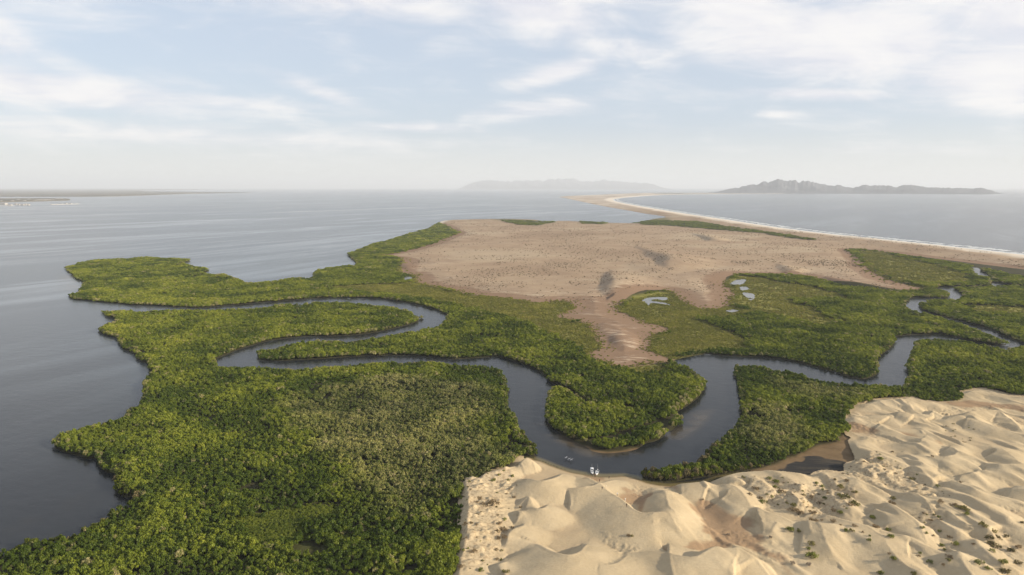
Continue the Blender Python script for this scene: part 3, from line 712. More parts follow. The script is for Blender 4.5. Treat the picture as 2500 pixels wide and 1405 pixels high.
for q in BROWN: br = np.maximum(br, sstep(sdist(dp, q, 14.0) + bw, -5, 4))
br = br * (1 - sstep(dh, 1.0, 2.6))
br = np.maximum(br, (.34 + .22 * fbm(dp[:, 0] / 18, dp[:, 1] / 18, 15)) * (1 - sstep(dh, .1, .9)) * (1 - drough * .8))
add_attr(dm, 'brown', br); add_attr(dm, 'rough', drough)
add_attr(dm, 'wet', (1 - sstep(dz, .02, .22)) * (ddl < 8))
tag(obj('sand_dunes', dm), 'pale windblown sand dunes beside the dark creek', None, None, 'structure')

def surface_z(x, y):
    i, j = (y - ZY0) / STEP, (x - ZX0) / STEP
    i0, j0 = int(math.floor(i)), int(math.floor(j))
    if not (0 <= i0 < ZG.shape[0] - 1 and 0 <= j0 < ZG.shape[1] - 1): return .4
    fi, fj = i - i0, j - j0
    v = (ZG[i0, j0] * (1 - fj) + ZG[i0, j0 + 1] * fj) * (1 - fi) + (ZG[i0 + 1, j0] * (1 - fj) + ZG[i0 + 1, j0 + 1] * fj) * fi
    return .4 if math.isnan(v) else float(v)
def at(px, py):
    zz = 1.0
    for i in range(7):
        x, y = proj(px, py, zz); zz = .5 * zz + .5 * surface_z(x, y)
    x, y = proj(px, py, zz)
    return x, y, surface_z(x, y)
def m_per_px(y_world): return math.hypot(y_world, CAM_H) / F_PX

# ------------------------------------------------------------------ water
pts, nr, na = polar(-64, 64, 420, 140, 130000, .011)
rad = np.hypot(pts[:, 0], pts[:, 1])
wl = land_sd(pts, 40.0)
wm = None
# finer water along the beach and the creek
def water_attrs(pts):
    dl = -land_sd(pts, 30.0)
    dsn = udist(pts, segs(P("1302,1118 1324,1126 1356,1139 1388,1150 1420,1156 1452,1161 1484,1162 1526,1161 1554,1166 1574,1174 1596,1180 1628,1185 1676,1183 1724,1179 1756,1166 1804,1157"), False), 30.0)
    sh = (1 - sstep(dsn, .2, 3.6)) * .9
    b1 = 1 - sstep(udist(pts, segs(P("1346,1041 1366,1057 1388,1070 1407,1080 1430,1091 1446,1102 1484,1107 1522,1104"), False), 30.0), 1.5, 13)
    b2 = 1 - sstep(udist(pts, segs(P("1720,1000 1690,1035 1650,1065"), False), 30.0), 2, 9)
    b3 = 1 - sstep(udist(pts, segs(P("165,672 185,685 175,705"), False), 40.0), 3, 28)
    b4 = 1 - sstep(udist(pts, segs(P("240,1200 270,1215 200,1225"), False), 30.0), 1, 10)
    b5 = 1 - sstep(udist(pts, segs(P("20,1300 60,1280"), False), 30.0), 1, 8)
    bar = np.maximum(np.maximum(b1 * .8, b2 * .6), np.maximum(np.maximum(b3 * .9, b4 * .35), b5 * .35))
    th = np.arctan2(pts[:, 0], pts[:, 1]); rr = np.hypot(pts[:, 0], pts[:, 1])
    bay = sstep(rr, 300, 900) * (1 - inside(pts, CREEKs) * sstep(pts[:, 0], -440, -300))  # distance mask for the pale sheen painted on open water
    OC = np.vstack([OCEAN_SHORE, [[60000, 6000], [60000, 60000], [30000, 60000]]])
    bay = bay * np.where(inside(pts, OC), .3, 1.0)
    return sh, bar, bay
hx = 1.2
gx = np.arange(-130, 330, hx); gy = np.arange(285, 500, hx)
GX, GY = np.meshgrid(gx, gy); fp = np.column_stack([GX.ravel(), GY.ravel()])
# one sheet: drop the coarse cells inside the fine window, keep a 1 cm lower rim under it
Fc = grid_faces(nr, na)
cen = pts[Fc].mean(1)
Fc = Fc[~((cen[:, 0] > -128) & (cen[:, 0] < 326) & (cen[:, 1] > 287) & (cen[:, 1] < 496) & (np.abs(pts[Fc][:, :, 1] - cen[:, None, 1]).max(1) < 4) & (cen[:, 0] > -118) & (cen[:, 0] < 316) & (cen[:, 1] > 295) & (cen[:, 1] < 488))]
used, Fc = compact(pts, Fc); cp = pts[used]
Ff = grid_faces(len(gy), len(gx)) + len(cp)
Vw = np.vstack([np.column_stack([cp, np.full(len(cp), -.02)]), np.column_stack([fp, np.zeros(len(fp))])])
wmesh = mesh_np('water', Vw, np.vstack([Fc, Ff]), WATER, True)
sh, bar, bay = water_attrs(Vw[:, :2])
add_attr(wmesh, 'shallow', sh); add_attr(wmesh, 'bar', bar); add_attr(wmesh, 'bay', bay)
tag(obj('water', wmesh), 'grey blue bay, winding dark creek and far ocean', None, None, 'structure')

# shallow pools in the marsh
for s in POOLS:
    q = smooth_closed(P(s), 3, .6, 6)
    bm = bmesh.new(); vs = [bm.verts.new((x, y, .95)) for x, y in q]
    bm.faces.new(vs); bmesh.ops.triangulate(bm, faces=bm.faces[:])
    bmesh.ops.recalc_face_normals(bm, faces=bm.faces[:])
    for f in bm.faces:
        if f.normal.z < 0: f.normal_flip()
    tag(bm_obj('pond', bm, POOLW), 'small grey pool standing in the marsh', None, None, 'structure')

# surf along the ocean beach
SURF, t, out = material('surf_foam')
g = t.new('ShaderNodeNewGeometry'); pos = g.outputs['Position']
ed = t.attr('band')
n_ = t.noise(t.mapping(pos, (1/60, 1/25, 1), (0, 0, R(-35))), 1, 5, .65, .8)
a = t.m('MULTIPLY', t.ss(t.m('ADD', n_, t.m('MULTIPLY', ed, .35)), .53, .68), .75)
d = t.new('ShaderNodeBsdfDiffuse', {'Color': (.66, .68, .68, 1)}); tp = t.n.new('ShaderNodeBsdfTransparent')
t.l.new(t.new('ShaderNodeMixShader', {0: a, 1: tp.outputs[0], 2: d.outputs[0]}).outputs[0], out.inputs[0])
w = OCEAN_SHORE; nrm = np.gradient(w, axis=0); nrm = np.column_stack([nrm[:, 1], -nrm[:, 0]]); nrm /= np.linalg.norm(nrm, axis=1)[:, None] + 1e-9
rows = []; bands = []
for k, (o_, b_) in enumerate(((-8, -.1), (-2, .9), (10, .6), (24, .0), (42, .6), (58, .1), (80, -.6))):
    rows.append(np.column_stack([w - nrm * o_ , np.full(len(w), .12)])); bands.append(np.full(len(w), b_))
# choose the seaward side
test = w - nrm * 40
if (land_sd(test[30:60], 50.0) > 0).mean() > .5: rows = [np.column_stack([w + nrm * o_, np.full(len(w), .12)]) for o_ in (-8, -2, 9, 22, 36, 48, 62)]
sm = mesh_np('surf', np.vstack(rows), grid_faces(len(rows), len(w)), SURF)
add_attr(sm, 'band', np.concatenate(bands))
tag(obj('surf', sm), 'white breaking surf along the far ocean beach', None, None, 'stuff')

# ------------------------------------------------------------------ far shore, mountains
FARLAND, t, out = material('far_land')
g = t.new('ShaderNodeNewGeometry'); pos = g.outputs['Position']
n_ = t.noise(t.mapping(pos, (1/900, 1/260, 1)), 1, 5, .65, .4)
c = t.mix(t.ss(n_, .40, .58), (.060, .060, .040), (.155, .125, .085)); c = t.mix(t.ss(n_, .60, .68), c, (.36, .33, .29))
principled(t, out, c, .95, .05)
for s, lab in (("-500,482 0,481 250,480.6 330,478.5 400,476 470,473.5 560,472 614,471.2 560,470.6 470,470 380,468.8 340,466 420,464.8 520,462.8 420,462 200,461 -500,461", 'low dark mangrove land tapering into the far side of the bay'),
               ("-500,496 0,494.5 60,492.8 120,491.5 165,490 170,488 150,485.6 60,485.4 0,485.8 -500,486", 'dark wooded town shore across the bay')):
    q = P(s); q = smooth_closed(q, 3)
    bm = bmesh.new(); top = [bm.verts.new((x, y, 5.0)) for x, y in q]; bot = [bm.verts.new((x, y, -1.5)) for x, y in q]
    bm.faces.new(top); n = len(q)
    for i in range(n): bm.faces.new((top[i], bot[i], bot[(i + 1) % n], top[(i + 1) % n]))
    bmesh.ops.triangulate(bm, faces=[f for f in bm.faces if len(f.verts) > 4]); bmesh.ops.recalc_face_normals(bm, faces=bm.faces[:])
    tag(bm_obj('far_shore', bm, FARLAND), lab, None, None, 'structure')
ROCK, t, out = material('mountain_rock')
g = t.new('ShaderNodeNewGeometry'); pos = g.outputs['Position']
n_ = t.noise(t.mapping(pos, (1/500, 1/500, 1/160)), 1, 6, .65)
principled(t, out, t.mix(t.ss(n_, .3, .7), (.064, .067, .080), (.084, .084, .094)), .95, .05)
def mountains(s, dist, depth, lab, seed):
    pr = np.array([[float(q) for q in tok.split(',')] for tok in s.split()])
    n = 420; xs = np.linspace(pr[0, 0], pr[-1, 0], n); ys = np.interp(xs, pr[:, 0], pr[:, 1])
    tops = np.array([max(CAM_H + ray(x, y)[2] / math.hypot(*ray(x, y)[:2]) * dist, 2.0) for x, y in zip(xs, ys)])
    e = np.minimum(np.arange(n), np.arange(n)[::-1]) / (n * .11); tops *= .94 * sstep(e, -.05, 1) * (.96 + .32 * (.5 - np.abs(fbm(xs / 13, xs * 0, seed, 5) - .5) * 2.2))
    m = 41; v = np.linspace(-1, 1, m); Vv = []
    u_ = (xs - 1250) / F_PX; nn = np.hypot(u_, CP)
    for j in range(m):
        r_ = dist + v[j] * depth
        X, Y = u_ / nn * r_, CP / nn * r_
        w = abs(v[j]); k = dist / 17500
        sp = fbm(X / (620 * k) + v[j] * .5, Y / (1500 * k), seed, 5)
        h = tops * ((1 - w) ** 1.1) * (1 - (1 - (1 - w) ** 2) * .0) * np.clip(1 - np.abs(sp - .5) * 4.2 * min(1, w * 3.5), .08, 1) + (fbm(X / (230 * k), Y / (300 * k), seed + 5, 5) - .5) * tops * .16
        Vv.append(np.column_stack([X, Y, h - 3.0]))
    me = mesh_np('mountain_range', np.vstack(Vv), grid_faces(m, n), ROCK, True)
    tag(obj('mountain_range', me), lab, None, None, 'structure')
mountains("1110,456 1134,448 1156,443 1201,441 1240,442 1268,440 1324,440.5 1332,437.5 1363,437 1397,437 1405,441 1436,443 1470,440 1503,444 1542,446 1570,447 1593,451.5 1610,455 1640,457", 44000, 5200, 'pale hazy blue mountain range beyond the bay', 5)
mountains("1700,470 1738,466 1794,457 1839,449 1850,443.7 1867,443.7 1884,437.5 1901,442 1917,438.6 1934,442.5 1951,441 1968,443.7 1985,448.7 2018,451.5 2041,453 2063,459 2091,451.5 2153,453 2164,456 2197,451 2220,454 2242,458 2304,458 2349,460.5 2371,457 2399,459 2427,468 2440,472", 17500, 2300, 'jagged grey blue mountain range beyond the ocean', 21)

# ------------------------------------------------------------------ plants: crowns
def crown_mesh(name, mat, nclump, nleaf, rx, rz, leaf, seed, low=0.0, spiky=0.0):
    r = np.random.default_rng(seed); V = []; 
    for i in range(nclump):
        d = r.normal(size=3); d /= np.linalg.norm(d); d[2] = abs(d[2]) * (1.0 - low) + low * .2 - .12
        rad_ = r.uniform(.45, 1.0)
        c = np.array([d[0] * rx * rad_, d[1] * rx * rad_, rz + d[2] * rz * rad_])
        rc = rx * r.uniform(.28, .44)
        o = r.normal(size=(nleaf, 3)); o /= np.linalg.norm(o, axis=1)[:, None]
        o *= (r.uniform(.35, 1, nleaf) ** .5)[:, None] * rc
        o[:, 2] *= .85
        nrm = o / (np.linalg.norm(o, axis=1)[:, None] + 1e-9) + r.normal(size=(nleaf, 3)) * .55 + np.array([0, 0, .35])
        nrm /= np.linalg.norm(nrm, axis=1)[:, None]
        u = np.cross(nrm, r.normal(size=(nleaf, 3))); u /= np.linalg.norm(u, axis=1)[:, None]; w_ = np.cross(nrm, u)
        s1 = leaf * r.uniform(.6, 1.25, nleaf)[:, None]; s2 = s1 * r.uniform(.45, .8, nleaf)[:, None]
        if spiky: w_ = w_ * (1 - spiky) + np.array([0, 0, 1.0]) * spiky; s2 = s1 * 1.5
        p = c + o
        q = np.stack([p - u * s1, p - w_ * s2, p + u * s1, p + w_ * s2], 1)
        V.append(q.reshape(-1, 3))
    V = np.vstack(V); V[:, 2] = np.maximum(V[:, 2], .02)
    return mesh_np(name, V, np.arange(len(V)).reshape(-1, 4), mat)
def limb(bm, a, b, ra, rb, n=6):
    a, b = Vector(a), Vector(b); d = (b - a).normalized(); u = d.orthogonal().normalized(); v = d.cross(u)
    A = [bm.verts.new(a + (u * math.cos(2*math.pi*i/n) + v * math.sin(2*math.pi*i/n)) * ra) for i in range(n)]
    B = [bm.verts.new(b + (u * math.cos(2*math.pi*i/n) + v * math.sin(2*math.pi*i/n)) * rb) for i in range(n)]
    for i in range(n): bm.faces.new((A[i], A[(i+1) % n], B[(i+1) % n], B[i]))
    bm.faces.new(B); bm.faces.new(A[::-1])

CROWNS = [crown_mesh('mangrove_crown', LEAF, 24, 24, 1.6, 1.25, .27, 100 + i) for i in range(5)]
LOWCROWNS = [crown_mesh('marsh_crown', MARSHLEAF, 9, 12, 1.2, .6, .36, 200 + i, .3) for i in range(3)]
SCRUBCROWNS = [crown_mesh('scrub_crown', SCRUBLEAF, 7, 9, 1.2, .6, .42, 300 + i, .2) for i in range(3)]

def scatter_tree(protos):
    """geometry nodes: put crown i on every point whose 'var' is i"""
    ng = bpy.data.node_groups.new('crown_scatter', 'GeometryNodeTree')
    ng.interface.new_socket('Geometry', in_out='INPUT', socket_type='NodeSocketGeometry')
    ng.interface.new_socket('Geometry', in_out='OUTPUT', socket_type='NodeSocketGeometry')
    t = NT(ng); gi = t.n.new('NodeGroupInput'); go = t.n.new('NodeGroupOutput')
    def named(n, typ):
        nd = t.n.new('GeometryNodeInputNamedAttribute'); nd.data_type = typ; nd.inputs[0].default_value = n; return nd.outputs[0]
    p = t.n.new('GeometryNodeMeshToPoints'); t.l.new(gi.outputs[0], p.inputs[0])
    join = t.n.new('GeometryNodeJoinGeometry')
    for i, me in enumerate(protos):
        o = bpy.data.objects.new(me.name, me)          # never linked: only its geometry is read
        oi = t.n.new('GeometryNodeObjectInfo'); oi.inputs['Object'].default_value = o
        cmp_ = t.n.new('FunctionNodeCompare'); cmp_.data_type = 'INT'; cmp_.operation = 'EQUAL'
        t.l.new(named('var', 'INT'), cmp_.inputs[2]); cmp_.inputs[3].default_value = i
        ip = t.n.new('GeometryNodeInstanceOnPoints')
        t.l.new(p.outputs[0], ip.inputs['Points']); t.l.new(cmp_.outputs[0], ip.inputs['Selection'])
        t.l.new(oi.outputs['Geometry'], ip.inputs['Instance'])
        e2r = t.n.new('FunctionNodeEulerToRotation'); t.l.new(named('rot', 'FLOAT_VECTOR'), e2r.inputs[0])
        t.l.new(e2r.outputs[0], ip.inputs['Rotation']); t.l.new(named('scl', 'FLOAT_VECTOR'), ip.inputs['Scale'])
        t.l.new(ip.outputs[0], join.inputs[0])
    t.l.new(join.outputs[0], go.inputs[0])
    return ng
def scatter(name, label, cat, ng, P3, scl, tint, dry, nvar, kind='stuff'):
    me = bpy.data.meshes.new(name); n = len(P3)
    me.vertices.add(n); me.vertices.foreach_set('co', P3.astype(np.float32).ravel())
    add_attr(me, 'var', rng.integers(0, nvar, n), 'INT')
    add_attr(me, 'scl', scl, 'FLOAT_VECTOR')
    add_attr(me, 'rot', np.column_stack([rng.normal(0, .12, n), rng.normal(0, .12, n), rng.uniform(0, 6.283, n)]), 'FLOAT_VECTOR')
    add_attr(me, 'tint', tint); add_attr(me, 'dry', dry)
    o = obj(name, me); md = o.modifiers.new('crowns', 'NODES'); md.node_group = ng
    tag(o, label, cat, None, kind)
    return o

def jitter(x0, x1, y0, y1, s):
    gx = np.arange(x0, x1, s); gy = np.arange(y0, y1, s * .9)
    X, Y = np.meshgrid(gx, gy); X = X + (np.arange(len(gy)) % 2)[:, None] * s * .5
    q = np.column_stack([X.ravel(), Y.ravel()]); return q + rng.uniform(-.42, .42, q.shape) * s
Q = []; S = []
for r0, r1, s in ((170, 430, 1.75), (430, 720, 2.0), (720, 1100, 2.6), (1100, 1700, 4.0), (1700, 2600, 6.5)):
    q = jitter(-r1 * .72, r1 * .72, 100, r1, s); r = np.hypot(q[:, 0], q[:, 1])
    k = (r >= r0) & (r < r1) & (np.abs(q[:, 0]) < q[:, 1] * .88 + 12)
    Q.append(q[k]); S.append(np.full(k.sum(), s))
Q = np.vstack(Q); S = np.concatenate(S)
ql = land_sd(Q, 30.0)
k = ql > -.3; Q, S, ql = Q[k], S[k], ql[k]
k = (sdist(Q, SANDs, 12.0) < .4) & (sdist(Q, MUD, 12.0) < .3) & (sdist(Q, SCRUBs, 20.0) < 1.0 + 16 * (rng.random(len(Q)) ** 5)) & (udist(Q, segs(OCEAN_SHORE, False), 300.0) > 250)
Q, S, ql = Q[k], S[k], ql[k]
gaps = [P("1618,1030 1600,1040 1575,1048 1545,1056 1515,1066 1480,1078 1445,1082"), P("1650,1022 1630,1034 1612,1046"), P("1630,1046 1622,1056")]
gd = np.full(len(Q), 99.0)
for gpl in gaps: gd = np.minimum(gd, udist(Q, segs(gpl, False), 20.0))
pool_d = np.full(len(Q), 99.0)
for s in POOLS: pool_d = np.minimum(pool_d, -sdist(Q, P(s), 15.0))
k = (gd > 2.7) & (pool_d > .6) & (udist(Q, segs(P("1410,1082 1430,1092 1446,1102 1484,1107 1522,1104 1554,1097"), False), 9.0) > 3.0)
Q, S, ql = Q[k], S[k], ql[k]
qr = np.hypot(Q[:, 0], Q[:, 1])
lowq = np.zeros(len(Q))
for q in LOWVEG: lowq = np.maximum(lowq, sstep(sdist(Q, q, 20.0) + (fbm(Q[:, 0] / 16, Q[:, 1] / 16, 19) - .5) * 26, -3, 3))
sdn = sdist(Q, SCRUBs, 30.0)
lowq = np.maximum(lowq, sstep(sdn, -14, -4) * (qr < 1300))
tanq = np.zeros(len(Q))
for q in TAN: tanq = np.maximum(tanq, sstep(sdist(Q, q, 25.0) + (fbm(Q[:, 0] / 14, Q[:, 1] / 14, 29) - .5) * 30, -12, 10))
DEADP = P('925,935 960,930 1005,938 1018,958 990,972 950,966 928,955')
deadq = sdist(Q, DEADP, 15.0) + (rng.random(len(Q)) - .5) * 5 > -1
islow = lowq > rng.random(len(Q)) * .9 + .05
hfield = np.clip((fbm(Q[:, 0] / 20, Q[:, 1] / 20, 41, 4) - .5) * 1.6 + .5, 0, 1)
gapn = fbm(Q[:, 0] / 7, Q[:, 1] / 7, 47, 3)
fringe = 1 - sstep(ql, 2, 9)
base = S / 2.35
sc = base * (.62 + .75 * hfield) * rng.uniform(.62, 1.2, len(Q)) * np.where(rng.random(len(Q)) < .09, 1.55, 1.0)
sz = np.clip(.58 + .8 * hfield + rng.normal(0, .17, len(Q)), .5, 1.6) * (1 + .15 * fringe)
tint = np.clip(.32 + (hfield - .5) * .9 + rng.normal(0, .2, len(Q)), 0, 1)
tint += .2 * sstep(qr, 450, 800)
tint += .22 * sstep(fbm(Q[:, 0] / 60, Q[:, 1] / 60, 141), .5, .7)
dry = np.clip(tanq * .55 + (rng.random(len(Q)) < .035) * .8 + (ql < 3.2) * (rng.random(len(Q)) < .3) * .8, 0, 1)
dry = np.where(deadq, .9 + .1 * rng.random(len(Q)), dry); tint = np.where(deadq, tint * .4, tint); sz = np.where(deadq & (rng.random(len(Q)) < .5), .5, sz)
keep = ~islow & ((gapn > .27) | (ql < 3)) & (ql > (S - 1.9) * .45)
MG = np.column_stack([Q, .35 + .9 * (sz - .6) + rng.uniform(0, .5, len(Q))])[keep]   # crowns carried on short stems
MG[:, 2] = np.where(ql[keep] < 3, .5, MG[:, 2])
msc, msz, mtint, mdry, mql, mr = sc[keep], sz[keep], tint[keep], dry[keep], ql[keep], qr[keep]
lowP = Q[islow]; lows = S[islow]; lowr = qr[islow]
ex = jitter(LOWVEG[5][:, 0].min(), LOWVEG[5][:, 0].max(), LOWVEG[5][:, 1].min(), LOWVEG[5][:, 1].max(), 1.15)
ex = ex[sdist(ex, LOWVEG[5], 20.0) + (fbm(ex[:, 0] / 16, ex[:, 1] / 16, 19) - .5) * 20 > -2]
k5 = sdist(lowP, LOWVEG[5], 20.0) > -8; ex = np.vstack([ex, lowP[k5]]); lowP, lows = lowP[~k5], lows[~k5]
n5 = len(ex); MG = np.vstack([MG, np.column_stack([ex, np.full(n5, .3)])]); msc = np.concatenate([msc, rng.uniform(.28, .5, n5)]); msz = np.concatenate([msz, rng.uniform(.3, .5, n5)])
mtint = np.concatenate([mtint, rng.uniform(.45, .75, n5)]); mdry = np.concatenate([mdry, np.full(n5, .05)]); mql = np.concatenate([mql, np.full(n5, 30.)]); mr = np.concatenate([mr, np.full(n5, 250.)])
for q_, sp_ in ((LOWVEG[0], 1.7), (LOWVEG[2], 2.0)):
    ex = jitter(q_[:, 0].min(), q_[:, 0].max(), q_[:, 1].min(), q_[:, 1].max(), sp_)
    ex = ex[(sdist(ex, q_, 20.0) > 1) & (sdist(ex, SCRUBs, 20.0) < -1) & (land_sd(ex, 20.0) > 2)]
    for s_ in POOLS: ex = ex[sdist(ex, P(s_), 15.0) < -1]
    lowP = np.vstack([lowP, ex]); lows = np.concatenate([lows, np.full(len(ex), sp_ + .4)])

# single trees: the nearest trees standing at the water's edge
MASS = {'west': P("-300,1500 -300,700 150,745 500,754 720,739 840,733 920,743 1040,770 1035,792 900,820 700,840 545,878 545,888 700,892 1100,882 1228,895 1243,1000 1306,1110 1300,1120 1100,1500"),
        'south': P("1790,884 1830,884 1900,892 2100,932 2205,932 2216,880 2236,826 2300,822 2450,848 2800,870 2800,1300 1560,1200 1560,1150 1760,1090 1806,1000"),
        'east': P("2240,745 2330,731 2355,718 2320,704 2420,699 2900,705 2900,930 2500,842 2250,760")}
mass = np.full(len(MG), 'north', dtype='<U6')
for k_, poly in MASS.items(): mass[inside(MG[:, :2], poly)] = k_
fr = np.where((mql < 1.9) & (mr < 560) & (np.abs(MG[:, 0]) < MG[:, 1] * .80))[0]
fr = fr[np.argsort(mr[fr])][:285]
single = np.zeros(len(MG), bool); single[fr] = True

ngM = scatter_tree(CROWNS); ngL = scatter_tree(LOWCROWNS); ngS = scatter_tree(SCRUBCROWNS)
masslab = {'west': 'dense green mangrove forest between the open bay and the sand dunes', 'north': 'broad mangrove forest on the creek bends and below the brown plateau',
           'south': 'mangrove thicket between the winding river and the pale dunes', 'east': 'mangrove island between the two pale creek arms'}
for k_ in ('west', 'north', 'south', 'east'):
    s_ = (mass == k_) & ~single
    if s_.sum(): scatter('mangrove_forest', masslab[k_], 'mangrove forest', ngM, MG[s_], np.column_stack([msc, msc, msz])[s_], mtint[s_], mdry[s_], len(CROWNS))
n = len(lowP)
hl = fbm(lowP[:, 0] / 12, lowP[:, 1] / 12, 51)
kk = rng.random(n) < np.where(hl > .5, .92, .45)
ls = (lows / 2.1 * (.42 + .65 * hl) * rng.uniform(.6, 1.25, n))[kk]
scatter('marsh_scrub', 'low yellow green marsh scrub around the shallow pools', 'marsh scrub', ngL, np.column_stack([lowP, np.full(n, .38)])[kk], np.column_stack([ls, ls, ls * .95]), np.clip(.3 + (hl - .5) + rng.normal(0, .2, n), 0, 1)[kk],
        np.where(rng.random(n) < .12, .7, .1)[kk], 3)
# dry bushes on the plateau
Q = np.vstack([jitter(-900, 1700, 600, 1250, 5.2), jitter(-1300, 2600, 1250, 3000, 9.5)])
Q = Q[(np.abs(Q[:, 0]) < Q[:, 1] * .85)]
d_s = sdist(Q, SCRUBs, 60.0); d_l = land_sd(Q, 30.0); d_o = udist(Q, segs(OCEAN_SHORE, False), 200.0)
cl_ = fbm(Q[:, 0] / 45, Q[:, 1] / 45, 77)
k = (d_s > 14) & (d_l > 4) & (d_o > 75) & (rng.random(len(Q)) < np.clip((cl_ - .36) * 2.6, .05, 1)) & (sdist(Q, SALT, 10.0) < 0) & ((Q[:, 1] > proj(1400, 770)[1]))
Q = Q[k]; qr = np.hypot(Q[:, 0], Q[:, 1])
# height of the plateau under each bush
qs = sdist(Q, SCRUBs, 120.0); qd = land_sd(Q, 40.0)
qz = np.minimum(.1 * qd, .45) + sstep(qd, 3, 30) * sstep(qs, 0, 60) * (1.2 + 2.2 * fbm(Q[:, 0] / 70, Q[:, 1] / 70, 3)) + .78 * crest_field(Q, HW, 3.0, 4.0, 40.0, False) * sstep(qd, 2, 20)
qo = udist(Q, segs(OCEAN_SHORE, False), 200.0)
qz += sstep(qo, 25, 70) * (1 - sstep(qo, 110, 199)) * (1.5 + 5 * fbm(Q[:, 0] / 45, Q[:, 1] / 45, 44))
n = len(Q); ss_ = (.35 + .75 * rng.random(n) ** 2.2) * np.where(qr > 1250, 1.25, 1.0)
scatter('desert_scrub', 'sparse dry bushes dotted over the brown sandy plateau', 'desert scrub', ngS, np.column_stack([Q, qz - .1]), np.column_stack([ss_, ss_, ss_ * .8]), rng.random(n), np.full(n, .3), 3)
# green strips far out by the beach
Q = jitter(-200, 2600, 1300, 2700, 5.0); g_ = np.full(len(Q), -40.0)
for q in GREENPATCH: g_ = np.maximum(g_, sdist(Q, q, 40.0))
Q = Q[(g_ > -6 + 10 * (rng.random(len(Q)) - .5)) & (land_sd(Q, 20.0) > 0) & (rng.random(len(Q)) < 1.6 * (fbm(Q[:, 0] / 40, Q[:, 1] / 40, 33) - .25))]
n = len(Q); qs = sdist(Q, SCRUBs, 120.0); qd = land_sd(Q, 40.0)
qz = np.minimum(.1 * qd, .45) + sstep(qd, 3, 30) * sstep(qs, 0, 60) * (1.2 + 2.2 * fbm(Q[:, 0] / 70, Q[:, 1] / 70, 3))
ss_ = rng.uniform(1.4, 2.4, n)
scatter('mangrove_forest', 'thin far strip of mangrove between the brown plateau and the spit', 'mangrove forest', ngM, np.column_stack([Q, qz]), np.column_stack([ss_, ss_, ss_ * .75]), rng.uniform(.2, .7, n), np.full(n, .1), len(CROWNS))

# the single trees
TREE_CROWNS = [bpy.data.meshes.new_from_object(bpy.data.objects.new('tmp', c)) for c in CROWNS]
TLEAF = shrub_mat('tree_leaves', (.030, .050, .010), (.120, .135, .020))
TYEL = shrub_mat('bright_tree_leaves', (.060, .085, .012), (.165, .180, .022))
TDRY = shrub_mat('dry_tree_leaves', (.075, .070, .030), (.20, .165, .085))
def crown_set(mat, nm):
    out_ = []
    for c in CROWNS:
        c2 = c.copy(); c2.name = nm; c2.materials.clear(); c2.materials.append(mat); out_.append(c2)
    return out_
SETS = {'green': crown_set(TLEAF, 'tree_crown'), 'bright': crown_set(TYEL, 'bright_crown'), 'dry': crown_set(TDRY, 'dry_crown')}
bm = bmesh.new(); limb(bm, (0, 0, .2), (.08, .04, 1.5), .11, .07); 
for i in range(5):
    a_ = i * 1.26 + .3; limb(bm, (.04, .02, .75), (math.cos(a_) * .75, math.sin(a_) * .75, -.35), .035, .02, 5)
for i in range(4):
    a_ = i * 1.57 + .8; limb(bm, (.07, .03, 1.25), (math.cos(a_) * .8, math.sin(a_) * .8, 2.1), .05, .02, 5)
trunk_me = bpy.data.meshes.new('trunk'); bm.to_mesh(trunk_me); bm.free(); trunk_me.materials.append(BARK)
TLAB = {'west': ('green mangrove tree on the water edge of the forest beside the dunes', 'mangrove trees along the water edge of the forest beside the dunes'),
        'north': ('mangrove tree on the water edge of the forest inside the creek bend', 'mangrove trees along the water edge inside the creek bend'),
        'south': ('rounded mangrove tree on the river edge of the thicket against the dunes', 'mangrove trees along the river edge of the thicket against the dunes'),
        'islet': ('bright green mangrove bush on the narrow sandbar strip in the creek bend', 'bright mangrove bushes on the sandbar strip'),
        'east': ('mangrove tree on the edge of the island between creek arms', 'mangrove trees on the island edge')}
STRIP = P("1425,1108 1440,1086 1480,1082 1520,1070 1560,1060 1600,1046 1640,1030 1655,1012 1672,1016 1668,1030 1640,1056 1600,1080 1560,1100 1500,1110")
instrip = inside(MG[:, :2], STRIP)
